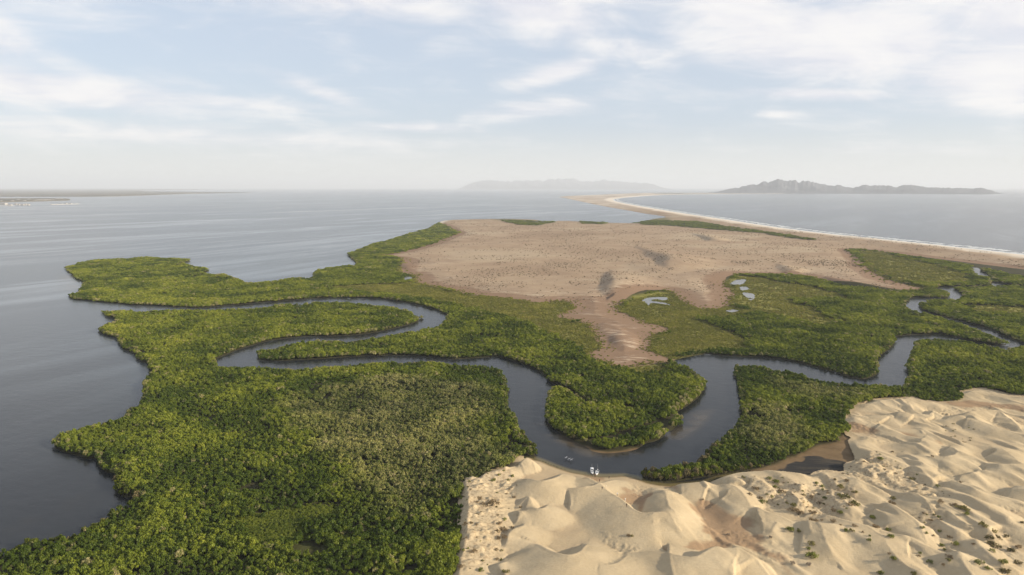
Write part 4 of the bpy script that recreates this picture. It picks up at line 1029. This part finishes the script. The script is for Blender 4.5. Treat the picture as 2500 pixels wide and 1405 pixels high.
LM = {'west': [(140,1075,'on the tip of the point jutting into the bay'),(250,1130,'in the cove under the jutting bay point'),(310,1205,'on the inner corner of the dark cove'),(120,1310,'along the lowest stretch of bay shore'),
  (330,985,'on the bay shore above the jutting point'),(345,890,'on the indented bay shore below the creek mouth'),(1240,930,'on the rounded forest corner where the creek widens'),(1250,1010,'on the forest bank facing the horseshoe peninsula'),(1290,1085,'where the forest meets the first dune and the river'),
  (1050,885,'along the creek bank opposite the narrow tongue'),(620,895,'on the creek bank at the outer bend')],
 'north': [(1338,1000,'on the shaded flank of the horseshoe peninsula'),(1400,960,'lining the narrow inlet into the peninsula'),(1346,1040,'on the shaded lower flank of the peninsula'),(1372,1062,'just above the shaded mud edge of the peninsula'),(1408,1078,'near the sandy toe of the peninsula'),(1440,1087,'directly behind the sandy toe'),(1485,1082,'behind the sandy end of the islet strip'),(1540,1066,'behind the middle of the islet strip'),(1715,950,'on the sunlit flank of the peninsula'),(1620,1050,'behind the bright islet strip'),
  (1280,890,'on the creek bank above the peninsula inlet'),(1900,878,'on the river bank below the marsh'),(2050,912,'under the wooded spur above the river elbow'),(2135,905,'on the tip of the spur at the river elbow'),(900,870,'under the narrow tongue between creek loops'),(640,870,'at the tip of the narrow tongue'),(1680,880,'on the peninsula shoulder below the salt flat')],
 'south': [(1580,1162,'at the thicket tip beside the beached boats'),(1690,1122,'along the river side of the thicket tip'),(1700,1172,'along the thin olive channel under the dunes'),(1808,1000,'on the thicket bank opposite the horseshoe peninsula'),(1830,892,'on the blunt nose of the thicket'),
  (2000,925,'along the river stretch facing the wooded spur'),(2215,900,'at the river elbow facing the spur'),(1765,1085,'on the scrubby brown part of the thicket bank'),(1860,1150,'beside the brown mud flat')],
 'islet': [(1470,1100,'on the sandy end of the islet strip'),(1530,1085,'in the middle of the islet strip'),(1600,1060,'in the gap part of the islet strip'),(1655,1025,'on the detached end of the islet strip')],
 'east': [(2300,760,'on the island between creek arms')]}
LMW = {k_: [(proj(a, b), c) for a, b, c in v] for k_, v in LM.items()}
def landmark(k_, x, y): return min(LMW[k_], key=lambda e: (e[0][0] - x) ** 2 + (e[0][1] - y) ** 2)[1]
KN = {'green': ('full', 'green'), 'bright': ('bright', 'yellow green'), 'dry': ('sparse', 'grey brown')}
for i in fr:
    x, y, _ = MG[i]; grp = 'islet' if instrip[i] else mass[i]
    root = link(bpy.data.objects.new('mangrove_tree', None)); root.location = (x, y, .1); root.empty_display_size = .5
    root.rotation_euler.z = random.uniform(0, 6.28)
    sc_ = max(msc[i], .62) * (1.1 if grp != 'islet' else 1.0); root.scale = (sc_, sc_, msz[i] * 1.02)
    kind = 'bright' if grp == 'islet' or (random.random() < .12) else ('dry' if random.random() < (.5 if (grp == 'south' and x < 125 and y < 345) else .1) else 'green')
    lm = landmark(grp, x, y); hgt_ = 'small' if sc_ < .72 else ('large' if sc_ > .98 else 'medium')
    tag(root, f'{hgt_} {KN[kind][0]} {KN[kind][1]} mangrove {lm}', 'tree', f'mangrove trees {lm}')
    c_ = bpy.data.objects.new('crown', random.choice(SETS[kind])); link(c_, root); c_.location = (0, 0, .25)
    link(bpy.data.objects.new('trunk', trunk_me), root)

# ------------------------------------------------------------------ dune shrubs, one by one
SH = """1252,1163,12,g 1219,1160,11,g 1204,1173,14,g 1242,1173,11,g 1196,1229,40,b 1172,1218,16,b 1254,1215,10,b 1232,1269,12,g 1221,1278,14,b 1228,1293,22,b 1217,1298,14,b 1230,1311,18,b 1217,1314,12,b
1132,1344,10,g 1142,1340,8,g 1154,1347,20,b 1126,1383,18,b 1175,1392,18,g 1213,1366,10,b 1223,1367,10,y 1150,1277,10,b 1135,1281,14,b 1213,1343,10,b 1235,1396,18,y 1250,1288,10,b 1271,1239,8,b
1543,1309,8,y 1535,1308,10,b 1778,1306,10,grey 1717,1220,6,b 1878,1169,14,g 1895,1177,25,g 1815,1166,10,y 1843,1193,18,b 1832,1208,12,b 1863,1226,22,g 1856,1216,12,b 1883,1214,16,g 1893,1189,14,g
1910,1200,18,b 1993,1180,12,g 2008,1188,14,g 2007,1196,9,g 1960,1200,8,g 1964,1209,8,y 2014,1217,14,g 2054,1189,22,y 2060,1213,30,y 2086,1202,14,y 2089,1230,28,y 2075,1232,16,b 2037,1171,9,d 2066,1174,14,b
2002,1229,16,b 1982,1213,14,b 1939,1234,16,y 1936,1245,26,b 1952,1252,16,b 1982,1252,22,b 1984,1271,24,b 2049,1251,18,g 2036,1247,14,b 2034,1273,14,b 2067,1242,7,g 1930,1294,30,g 1949,1296,14,y
1980,1328,18,y 1974,1341,16,g 1984,1358,42,g 2066,1295,16,g 2080,1296,12,y 2087,1285,12,b 2106,1300,8,b 2131,1263,14,g 2136,1286,14,b 2123,1309,8,g 2121,1319,12,g 2147,1400,12,g 1934,1375,14,grey 1975,1379,14,grey
1880,1312,10,grey 2052,1285,8,b 2150,1121,22,g 2178,1104,8,b 2169,1294,16,g 2137,1288,18,b 2176,1312,24,g 2130,1264,14,g 2289,1187,12,g 2344,1180,12,b 2276,1116,9,b 2228,1170,14,y 2180,1217,12,y 2176,1228,20,b
2358,1243,26,y 2343,1239,20,y 2328,1234,18,b 2295,1226,18,b 2358,1256,20,g 2402,1282,26,y 2425,1289,24,y 2257,1254,9,b 2292,1263,11,g 2272,1271,10,b 2252,1289,12,g 2262,1302,10,g 2294,1298,12,g 2279,1308,8,b
2319,1312,12,b 2332,1329,24,g 2300,1333,15,g 2307,1343,10,g 2182,1365,22,g 2171,1352,8,b 2245,1351,10,g 2242,1358,9,b 2271,1373,16,g 2317,1360,18,b 2315,1368,12,y 2303,1379,10,b 2391,1374,26,g 2417,1314,26,d
2419,1328,26,d 2432,1336,32,d 2423,1347,16,g 2456,1314,14,d 2438,1314,20,d 2469,1345,26,d 2486,1336,20,b 2447,1373,28,g 2486,1375,24,d 2450,1396,34,d 2412,1388,16,g 2497,1278,12,d 2152,1400,20,g 2232,1403,20,y 2377,1329,9,b"""
KIND = {'g': 'green', 'y': 'pale yellow green', 'b': 'dry brown', 'd': 'dark olive', 'grey': 'grey dead'}
SHM = {}
for k_ in KIND:
    SHM[k_] = [crown_mesh('shrub_foliage', SHRUB[k_], 11, 22, 1.0, .42, .13, 400 + i + 10 * list(KIND).index(k_), .25, .5 if k_ in 'y' else 0) for i in range(3)]
bm = bmesh.new()
for i in range(7):
    a_ = i * .9; limb(bm, (0, 0, -.25), (math.cos(a_) * .55, math.sin(a_) * .55, .45), .04, .015, 5)
stem_me = bpy.data.meshes.new('stems'); bm.to_mesh(stem_me); bm.free(); stem_me.materials.append(BARK)
def shrub(px, py, wpx, k_, grp=None):
    x, y, zz = at(px, py + wpx * .12); r = wpx * m_per_px(y) * .5
    root = link(bpy.data.objects.new('dune_shrub', None)); root.empty_display_size = .3
    root.location = (x, y, zz - .06); root.rotation_euler.z = random.uniform(-.35, .35) + (0 if wpx > 20 else random.uniform(0, 6.28))
    st = random.uniform(1.05, 1.35) if wpx > 20 else random.uniform(.9, 1.2)
    root.scale = (r * .95, r * .95 * (1.0 if wpx < 20 else .7) , max(min(r, .5 + r * .45), .25) * 1.15)
    f_ = link(bpy.data.objects.new('foliage', random.choice(SHM[k_])), root)
    if wpx >= 12: link(bpy.data.objects.new('stem', stem_me), root)
    return root, x, y
special = {(1196, 1229): 'largest dry brown thicket on the rough sand beside the mangrove edge', (1984, 1358): 'wide green shrub alone in the smooth hollow below the vegetated dunes',
           (1930, 1294): 'long green shrub on the crest above the brown sand flat', (1895, 1177): 'flat dark green shrub on the dune above the dark pond', (2332, 1329): 'domed green shrub in the shaded hollow among scattered tufts',
           (2450, 1396): 'large dark olive bush nearest the frame corner on the dunes', (1543, 1309): 'tiny yellow green tuft at the foot of the long smooth dune'}
LMW['dune'] = [(proj(a, b, 2), c) for a, b, c in ((1215,1165,'on the first dune beside the forest corner'),(1195,1230,'by the big brown thicket on rough sand'),(1228,1295,'on the rough slope between thicket and smooth dune'),
 (1145,1345,'along the sand bank against the forest'),(1215,1370,'on the rough sand below the first smooth mounds'),(1540,1308,'at the foot of the long smooth dune'),(1778,1306,'in the brown flat between dunes'),(1885,1180,'on the dune rim above the dark pond'),
 (1850,1215,'in the hollow behind the first rim dunes'),(2010,1195,'on the low dunes south of the dark pond'),(2065,1205,'on the tufted rise beside the hummocky sand'),(1960,1250,'in the hummocky centre of the vegetated dunes'),(2045,1260,'under the steep lit crest of the vegetated dunes'),(2085,1235,'on the grassy bank beside the steep crest'),
 (1940,1295,'on the crest above the brown sand flat'),(1980,1335,'in the smooth hollow below the vegetated dunes'),(1950,1378,'at the edge of the brown sand flat'),(2085,1292,'on the crest running out of the vegetated dunes'),(2130,1290,'in the hollow between two ridged dunes'),(2170,1305,'along the crest foot in the ridged dunes'),
 (2150,1120,'on the hummocky sand near the mud flat'),(2280,1120,'by the horned dune'),(2240,1170,'on the hummocky strip between ridges'),(2345,1240,'on the grassy mat along the long ridge'),(2415,1285,'on the grassy trail beyond the long ridge'),(2275,1275,'in the scatter of tufts under the double crest'),
 (2310,1330,'in the shaded hollow under the double crest'),(2240,1355,'on the smooth slope of the ridged dunes'),(2310,1368,'at the foot of the sharp pyramid dune'),(2430,1330,'in the dark bush belt near the long ridge'),(2430,1380,'around the pyramid dune flank'),(2480,1360,'at the outer end of the dark bush belt'),(2180,1395,'on the lowest smooth slope'))]
for tok in SH.split():
    px, py, w_, k_ = tok.split(','); px, py, w_ = float(px), float(py), float(w_)
    r_, x, y = shrub(px, py, w_, k_)
    if (px, py) in special: tag(r_, special[(px, py)], 'shrub')
    else:
        where = landmark('dune', x, y); size = 'tiny' if w_ < 10 else ('small' if w_ < 15 else ('broad' if w_ < 24 else 'large'))
        tag(r_, f'{size} {KIND[k_]} shrub {where}', 'shrub', f'shrubs {where}')
# small tufts
tuft = []
for poly, n_ in zip(ROUGH, (46, 40, 40, 8)):
    lo, hi = poly.min(0), poly.max(0); c_ = 0
    while c_ < n_:
        q = rng.uniform(lo, hi)
        if inside(q[None], poly)[0] and inside(q[None], SANDs)[0]:
            tuft.append(q); c_ += 1
for s, n_ in (("2290,1040 2380,1052 2400,1100 2340,1085 2290,1065", 22),):
    poly = P(s); c_ = 0; lo, hi = poly.min(0), poly.max(0)
    while c_ < n_:
        q = rng.uniform(lo, hi)
        if inside(q[None], poly)[0]: tuft.append(q); c_ += 1
for q in tuft:
    zz = surface_z(*q); root = link(bpy.data.objects.new('grass_tuft', random.choice(SHM[random.choice('bbydg')])))
    r = random.uniform(.3, .75); root.location = (q[0], q[1], zz - .05); root.scale = (r, r, r * .8); root.rotation_euler.z = random.uniform(0, 6.28)
    lm = landmark('dune', *q); kk_ = root.data.materials[0].name.split('_')[0]
    tag(root, f'tiny {kk_} tuft {lm}', 'tuft', f'small tufts {lm}')

# ------------------------------------------------------------------ boats
WHITE = plain('white_gelcoat', (.68, .69, .70), .4, .4); DECK = plain('grey_deck', (.34, .36, .38), .6, .3); DARK = plain('dark_outboard', (.03, .032, .036), .4, .5)
CANVAS = plain('pale_canvas', (.62, .64, .66), .8, .1); STEEL = plain('pole_metal', (.55, .56, .57), .35, .6); SEATM = plain('seat_grey', (.62, .63, .64), .6, .3); FLOORM = plain('boat_floor_blue', (.10, .13, .17), .7, .2)
def box(bm, x0, x1, y0, y1, z0, z1):
    v = [bm.verts.new(p) for p in ((x0,y0,z0),(x1,y0,z0),(x1,y1,z0),(x0,y1,z0),(x0,y0,z1),(x1,y0,z1),(x1,y1,z1),(x0,y1,z1))]
    for f in ((0,3,2,1),(4,5,6,7),(0,1,5,4),(1,2,6,5),(2,3,7,6),(3,0,4,7)): bm.faces.new([v[i] for i in f])
def hull_bm():
    bm = bmesh.new(); st = []
    for k in range(13):
        s_ = k / 12; y = -3.4 + 7.0 * s_                      # stern -> bow
        half = 1.0 * (1 - max(0, (s_ - .5) / .5) ** 2.2) + .0; half = max(half, .03)
        sheer = .62 + .42 * s_ ** 2.2; keel = -.22 + .5 * max(0, (s_ - .72) / .28) ** 2
        ring = [(-half, sheer), (-half * .93, .18 + .2 * s_), (-half * .62, keel + .12), (0, keel), (half * .62, keel + .12), (half * .93, .18 + .2 * s_), (half, sheer)]
        inner = [(half - min(.09, half * .6), sheer), (half * .82, .16 + .18 * s_), (0, .12 + .25 * s_), (-half * .82, .16 + .18 * s_), (-half + min(.09, half * .6), sheer)]
        st.append([bm.verts.new((x, y, z)) for x, z in ring + inner])
    m = len(st[0])
    for k in range(12):
        for i in range(m): bm.faces.new((st[k][i], st[k+1][i], st[k+1][(i+1) % m], st[k][(i+1) % m]))
    bm.faces.new(st[0]); bm.faces.new(st[-1][::-1])
    bmesh.ops.recalc_face_normals(bm, faces=bm.faces[:])
    return bm
def boat(px, py, rz, label, canopy):
    x, y = proj(px, py, .3)
    root = link(bpy.data.objects.new('motor_boat', None)); root.location = (x, y, .02); root.rotation_euler.z = rz; root.scale = (.76, .76, .76)
    tag(root, label, 'boat', 'white open motor boats at the beach')
    bm_obj('hull', hull_bm(), WHITE, root, False)
    bm = bmesh.new(); box(bm, -.78, .78, -3.1, 1.7, .30, .36); bm_obj('floor', bm, FLOORM, root)
    bm = bmesh.new()
    vs = [bm.verts.new(p) for p in ((-.80, 1.75, .74), (.80, 1.75, .74), (.5, 2.6, .84), (.1, 3.3, .97), (-.1, 3.3, .97), (-.5, 2.6, .84))]; bm.faces.new(vs)
    r_ = bmesh.ops.extrude_face_region(bm, geom=bm.faces[:]); bmesh.ops.translate(bm, vec=(0, 0, .04), verts=[e for e in r_['geom'] if isinstance(e, bmesh.types.BMVert)])
    bmesh.ops.recalc_face_normals(bm, faces=bm.faces[:]); bm_obj('bow_deck', bm, WHITE, root)
    for yy in (-2.1, -.9, .9):
        bm = bmesh.new(); box(bm, -.82, .82, yy - .17, yy + .17, .50, .58); bm_obj('seat', bm, SEATM, root)
    bm = bmesh.new(); box(bm, -.35, .35, -.35, .2, .36, 1.15); box(bm, -.38, .38, -.05, .25, 1.15, 1.2)
    c_ = bm_obj('console', bm, WHITE if not canopy else SEATM, root)
    bm = bmesh.new(); limb(bm, (-.3, .15, 1.2), (-.3, .3, 1.55), .02, .02); limb(bm, (.3, .15, 1.2), (.3, .3, 1.55), .02, .02); limb(bm, (-.3, .3, 1.55), (.3, .3, 1.55), .02, .02); bm_obj('windscreen_rail', bm, STEEL, c_)
    bm = bmesh.new(); box(bm, -.22, .22, -3.85, -3.35, .62, 1.15); box(bm, -.09, .09, -3.65, -3.42, -.35, .62)
    bmesh.ops.bevel(bm, geom=bm.edges[:], offset=.05, segments=2, affect='EDGES'); e_ = bm_obj('outboard_engine', bm, DARK if canopy else WHITE, root)
    if canopy:
        bm = bmesh.new()
        nx, ny = 7, 5; g_ = [[bm.verts.new((-1.0 + 2.0 * i / (nx - 1), -2.9 + 2.5 * j / (ny - 1), 2.05 - .16 * (2 * i / (nx - 1) - 1) ** 2)) for i in range(nx)] for j in range(ny)]
        for j in range(ny - 1):
            for i in range(nx - 1): bm.faces.new((g_[j][i], g_[j][i+1], g_[j+1][i+1], g_[j+1][i]))
        r_ = bmesh.ops.extrude_face_region(bm, geom=bm.faces[:]); bmesh.ops.translate(bm, vec=(0, 0, .04), verts=[e for e in r_['geom'] if isinstance(e, bmesh.types.BMVert)])
        bmesh.ops.recalc_face_normals(bm, faces=bm.faces[:])
        cn = bm_obj('canopy', bm, CANVAS, root)
        for xx in (-.92, .92):
            for yy in (-2.8, -.5):
                bm = bmesh.new(); limb(bm, (xx, yy, .55), (xx, yy, 1.92), .025, .025); bm_obj('canopy_post', bm, STEEL, cn)
    bm = bmesh.new(); limb(bm, (0, -3.0, .5), (0, -3.3, 4.2), .035, .02); bm_obj('pole', bm, STEEL, root)
    return root
boat(1445.5, 1152.5, R(180 - 4), 'white motor boat with a pale canopy, bow to the sand', True)
boat(1457.5, 1154.5, R(180 - 14), 'open white motor boat without canopy, bow touching the sand', False)

# ------------------------------------------------------------------ people
def person(px, py, rz, label, top, legs, stride=.22, bend=0.0, hair=(.03, .02, .015)):
    x, y, zz = at(px, py)
    me = bpy.data.meshes.new('person')
    L = [(0, 0, .95, .15), (0, .01 + bend * .2, 1.2, .145), (0, .0 + bend * .5, 1.42, .15), (0, .02 + bend * .65, 1.52, .065), (0, .03 + bend * .75, 1.62, .105), (0, .03 + bend * .8, 1.74, .085),
         (.10, 0, .90, .10), (.11, stride * .6, .48, .07), (.11, stride, .08, .045), (.11, stride + .14, .03, .04),
         (-.10, 0, .90, .10), (-.11, -stride * .3, .48, .07), (-.11, -stride, .10, .045), (-.11, -stride + .13, .03, .04),
         (.20, bend * .5, 1.42, .065), (.27, -.08 + bend * .4, 1.14, .05), (.27, .04 + bend * .5, .90, .035), (.27, .08 + bend * .5, .80, .03),
         (-.20, bend * .5, 1.42, .065), (-.27, .06 + bend * .4, 1.14, .05), (-.27, .16 + bend * .5, .92, .035), (-.27, .19 + bend * .5, .82, .03)]
    E = [(0,1),(1,2),(2,3),(3,4),(4,5),(0,6),(6,7),(7,8),(8,9),(0,10),(10,11),(11,12),(12,13),(2,14),(14,15),(15,16),(16,17),(2,18),(18,19),(19,20),(20,21)]
    me.from_pydata([v[:3] for v in L], E, [])
    o = bpy.data.objects.new('person', me); scene.collection.objects.link(o)
    o.modifiers.new('skin', 'SKIN'); sv = me.skin_vertices[0].data if me.skin_vertices else None
    if sv is None:
        bm = bmesh.new(); bm.from_mesh(me); bm.verts.layers.skin.verify(); bm.to_mesh(me); bm.free(); sv = me.skin_vertices[0].data
    for i, v in enumerate(L): sv[i].radius = (v[3], v[3] * .85); sv[i].use_root = (i == 0)
    o.modifiers.new('smooth', 'SUBSURF').levels = 1; o.modifiers['smooth'].render_levels = 1
    dg = bpy.context.evaluated_depsgraph_get(); me2 = bpy.data.meshes.new_from_object(o.evaluated_get(dg))
    o.modifiers.clear(); o.data = me2
    for m_ in (SKIN, plain('shirt', top, .85, .1), plain('trousers', legs, .85, .1), plain('hair', hair, .8, .1)): me2.materials.append(m_)
    for f in me2.polygons:
        c_ = f.center
        f.material_index = 3 if c_.z > 1.66 or (c_.z > 1.58 and c_.y < bend * .75) else (0 if c_.z > 1.5 or (abs(c_.x) > .22 and c_.z < 1.15) or c_.z < .06 else (1 if c_.z > .96 else 2))
        f.use_smooth = True
    o.location = (x, y, zz + .0); o.rotation_euler.z = rz
    tag(o, label, 'person')
    return o
SKIN = plain('skin', (.36, .22, .15), .6, .2)
person(1446, 1164, R(200), 'person in dark clothes on the wet sand below the canopied boat', (.05, .05, .07), (.04, .035, .03))
person(1452.7, 1166, R(20), 'person in a brown top just below the bow of the open boat', (.16, .07, .04), (.05, .045, .05), .1)
person(1487, 1169.5, R(120), 'person in black walking alone on the flat beach away from the boats', (.025, .025, .03), (.03, .03, .035), .28)
person(1463.7, 1178, R(170), 'person in dark red standing where the dune crest meets the beach', (.14, .035, .03), (.03, .03, .04), .08)
person(1470, 1197, R(160), 'person in dark clothes on the upper end of the long dune crest', (.05, .045, .04), (.03, .03, .03), .2)
person(1530, 1239, R(165), 'person in brown clothes farthest along the long dune crest', (.12, .08, .05), (.07, .05, .04), .25)
person(1480, 1193, R(190), 'person in a pale yellow top on the sand just beyond the dune crest', (.75, .68, .50), (.60, .54, .42), .15)
person(1506.8, 1216, R(170), 'person in white with dark trousers midway along the dune crest', (.78, .77, .75), (.10, .09, .08), .2)
person(1526.3, 1227.5, R(175), 'person all in white on the bright edge of the dune crest', (.80, .79, .77), (.74, .72, .70), .2)

# ------------------------------------------------------------------ birds over the creek
BIRD = plain('pale_feathers', (.30, .31, .33), .8, .1); BEAK = plain('beak', (.30, .20, .10), .6, .2)
def bird(px, py, rz, up, label):
    x, y = proj(px, py, .8)
    bm = bmesh.new(); rings = []
    prof = [(-.62, .02, .0), (-.45, .07, .01), (-.15, .14, 0), (.15, .13, .02), (.35, .07, .08), (.48, .05, .14), (.58, .065, .17), (.68, .03, .16)]
    for yy, r_, z_ in prof: rings.append([bm.verts.new((math.cos(i * math.pi / 4) * r_, yy, z_ + math.sin(i * math.pi / 4) * r_ * .85)) for i in range(8)])
    for k in range(len(rings) - 1):
        for i in range(8): bm.faces.new((rings[k][i], rings[k][(i+1) % 8], rings[k+1][(i+1) % 8], rings[k+1][i]))
    bm.faces.new(rings[0][::-1]); bm.faces.new(rings[-1])
    root = bm_obj('bird', bm, BIRD, None, True); root.location = (x, y, .8); root.rotation_euler.z = rz; root.scale = (1.15, 1.15, 1.15)
    tag(root, label, 'bird', 'pale birds flying low over the dark creek')
    for s_ in (-1, 1):
        bm = bmesh.new(); sec = []
        for u, ch, sw, zz in ((.1, .34, .10, .06), (.5, .33, .16, .06 + up * .5), (.9, .25, .06, .06 + up * .7), (1.25, .10, -.10, .06 + up * .6)):
            sec.append([bm.verts.new((s_ * u, sw + ch * .5, zz)), bm.verts.new((s_ * u, sw, zz + .03)), bm.verts.new((s_ * u, sw - ch * .5, zz)), bm.verts.new((s_ * u, sw, zz - .015))])
        for k in range(3):
            for i in range(4): bm.faces.new((sec[k][i], sec[k][(i+1) % 4], sec[k+1][(i+1) % 4], sec[k+1][i]))
        bm.faces.new(sec[-1]); bmesh.ops.recalc_face_normals(bm, faces=bm.faces[:]); bm_obj('wing', bm, BIRD, root)
    bm = bmesh.new(); limb(bm, (0, .66, .16), (0, .98, .12), .025, .008, 5); bm_obj('beak', bm, BEAK, root)
bird(1382.3, 1118, R(60), .25, 'pale bird leading the line of three over the dark creek')
bird(1389.8, 1120.7, R(50), -.05, 'pale bird in the middle of the line of three over the dark creek')
bird(1395.5, 1122.8, R(55), .12, 'pale bird last in the line of three and closest to the boats')

# ------------------------------------------------------------------ waterfront buildings across the bay
WALLS = plain('white_wall', (.40, .385, .36), .8, .1); ROOFS = plain('pale_roof', (.33, .31, .29), .8, .1)
def building(px, py, w_, d_, h_, label, grp, pitched=True):
    w_ *= .75; h_ *= .7
    x, y = proj(px, py, 2.0)
    root = link(bpy.data.objects.new('waterfront_building', None)); root.location = (x, y, 0); root.rotation_euler.z = random.uniform(-.15, .15)
    tag(root, label, 'building', grp)
    bm = bmesh.new(); box(bm, -w_/2, w_/2, -d_/2, d_/2, -1.5, h_); bm_obj('wall', bm, WALLS, root)
    bm = bmesh.new(); e = .8
    v = [bm.verts.new(p) for p in ((-w_/2-e, -d_/2-e, h_ + .02), (w_/2+e, -d_/2-e, h_ + .02), (w_/2+e, d_/2+e, h_ + .02), (-w_/2-e, d_/2+e, h_ + .02), (-w_/2-e, 0, h_ + (3.5 if pitched else .8)), (w_/2+e, 0, h_ + (3.5 if pitched else .8)))]
    for f in ((0,1,5,4), (2,3,4,5), (0,4,3), (1,2,5), (0,3,2,1)): bm.faces.new([v[i] for i in f])
    bm_obj('roof', bm, ROOFS, root)
building(9, 499.5, 62, 30, 14, 'biggest white waterfront hall across the bay', None)
g1 = 'white waterfront sheds on the far quay'; g2 = 'small white houses on the wooded far shore'
for (px, py, w_), nth in zip(((24, 501.5, 40), (38, 499.5, 26), (46, 500.5, 22), (55, 501, 30), (63, 500, 20), (70, 501, 16)), ('long shed nearest the big hall', 'second shed after the big hall', 'third shed after the big hall', 'fourth and broader shed after the big hall', 'fifth shed after the big hall', 'small shed ending the quay row')):
    building(px, py, w_, 16, random.uniform(5, 10), 'pale waterfront ' + nth, g1)
for px, py, w_ in ((126, 499.4, 26), (137, 499.2, 34), (150, 498.6, 24), (161, 497.6, 22), (172, 498, 30), (185, 497.8, 26)):
    building(px, py, w_, 14, random.uniform(4, 9), 'white building in the detached row out on the water', 'detached row of white waterfront buildings', False)
for px, py in ((2, 492), (30, 492), (60, 491.5), (84, 490.5), (93, 490), (100, 489.8), (107, 490.2), (113, 489.7), (120, 490), (128, 489), (140, 487), (150, 486.5), (45, 489), (72, 488)):
    building(px, py, random.uniform(20, 42), 16, random.uniform(9, 13), 'small white house on the wooded far shore', g2)
QUAY = plain('quay_concrete', (.55, .53, .50), .9, .1)
for a_, b_, lab in ((-30, 34, 'long pale quay under the big white hall'), (122, 192, 'thin pale breakwater carrying the detached row')):
    ya, yb = (503.6, 503.2) if a_ < 0 else (500.6, 498.6)
    p0, p1 = np.array(proj(a_, ya)), np.array(proj(b_, yb)); d_ = (p1 - p0); n_ = np.array([-d_[1], d_[0]]) / np.linalg.norm(d_) * 14
    bm = bmesh.new(); q = [p0 - n_, p1 - n_, p1 + n_, p0 + n_]
    bt = [bm.verts.new((*a__, 1.6)) for a__ in q]; bb = [bm.verts.new((*a__, -2)) for a__ in q]
    bm.faces.new(bt)
    for i in range(4): bm.faces.new((bt[i], bb[i], bb[(i+1) % 4], bt[(i+1) % 4]))
    bmesh.ops.recalc_face_normals(bm, faces=bm.faces[:]); tag(bm_obj('quay', bm, QUAY), lab, 'quay')

# ------------------------------------------------------------------ haze
HZ, t, out = material('haze_air')
pv = t.n.new('ShaderNodeVolumePrincipled'); pv.inputs['Color'].default_value = (.86, .92, 1.0, 1); pv.inputs['Density'].default_value = HAZE_DENSITY; pv.inputs['Anisotropy'].default_value = .05
t.l.new(pv.outputs[0], out.inputs['Volume'])
bm = bmesh.new(); box(bm, -132000, 132000, -2000, 133000, -4.0, 620.0)
tag(bm_obj('haze', bm, HZ), 'thin pale sea haze over the bay', None, None, 'stuff')
scene.cycles.use_denoising = True
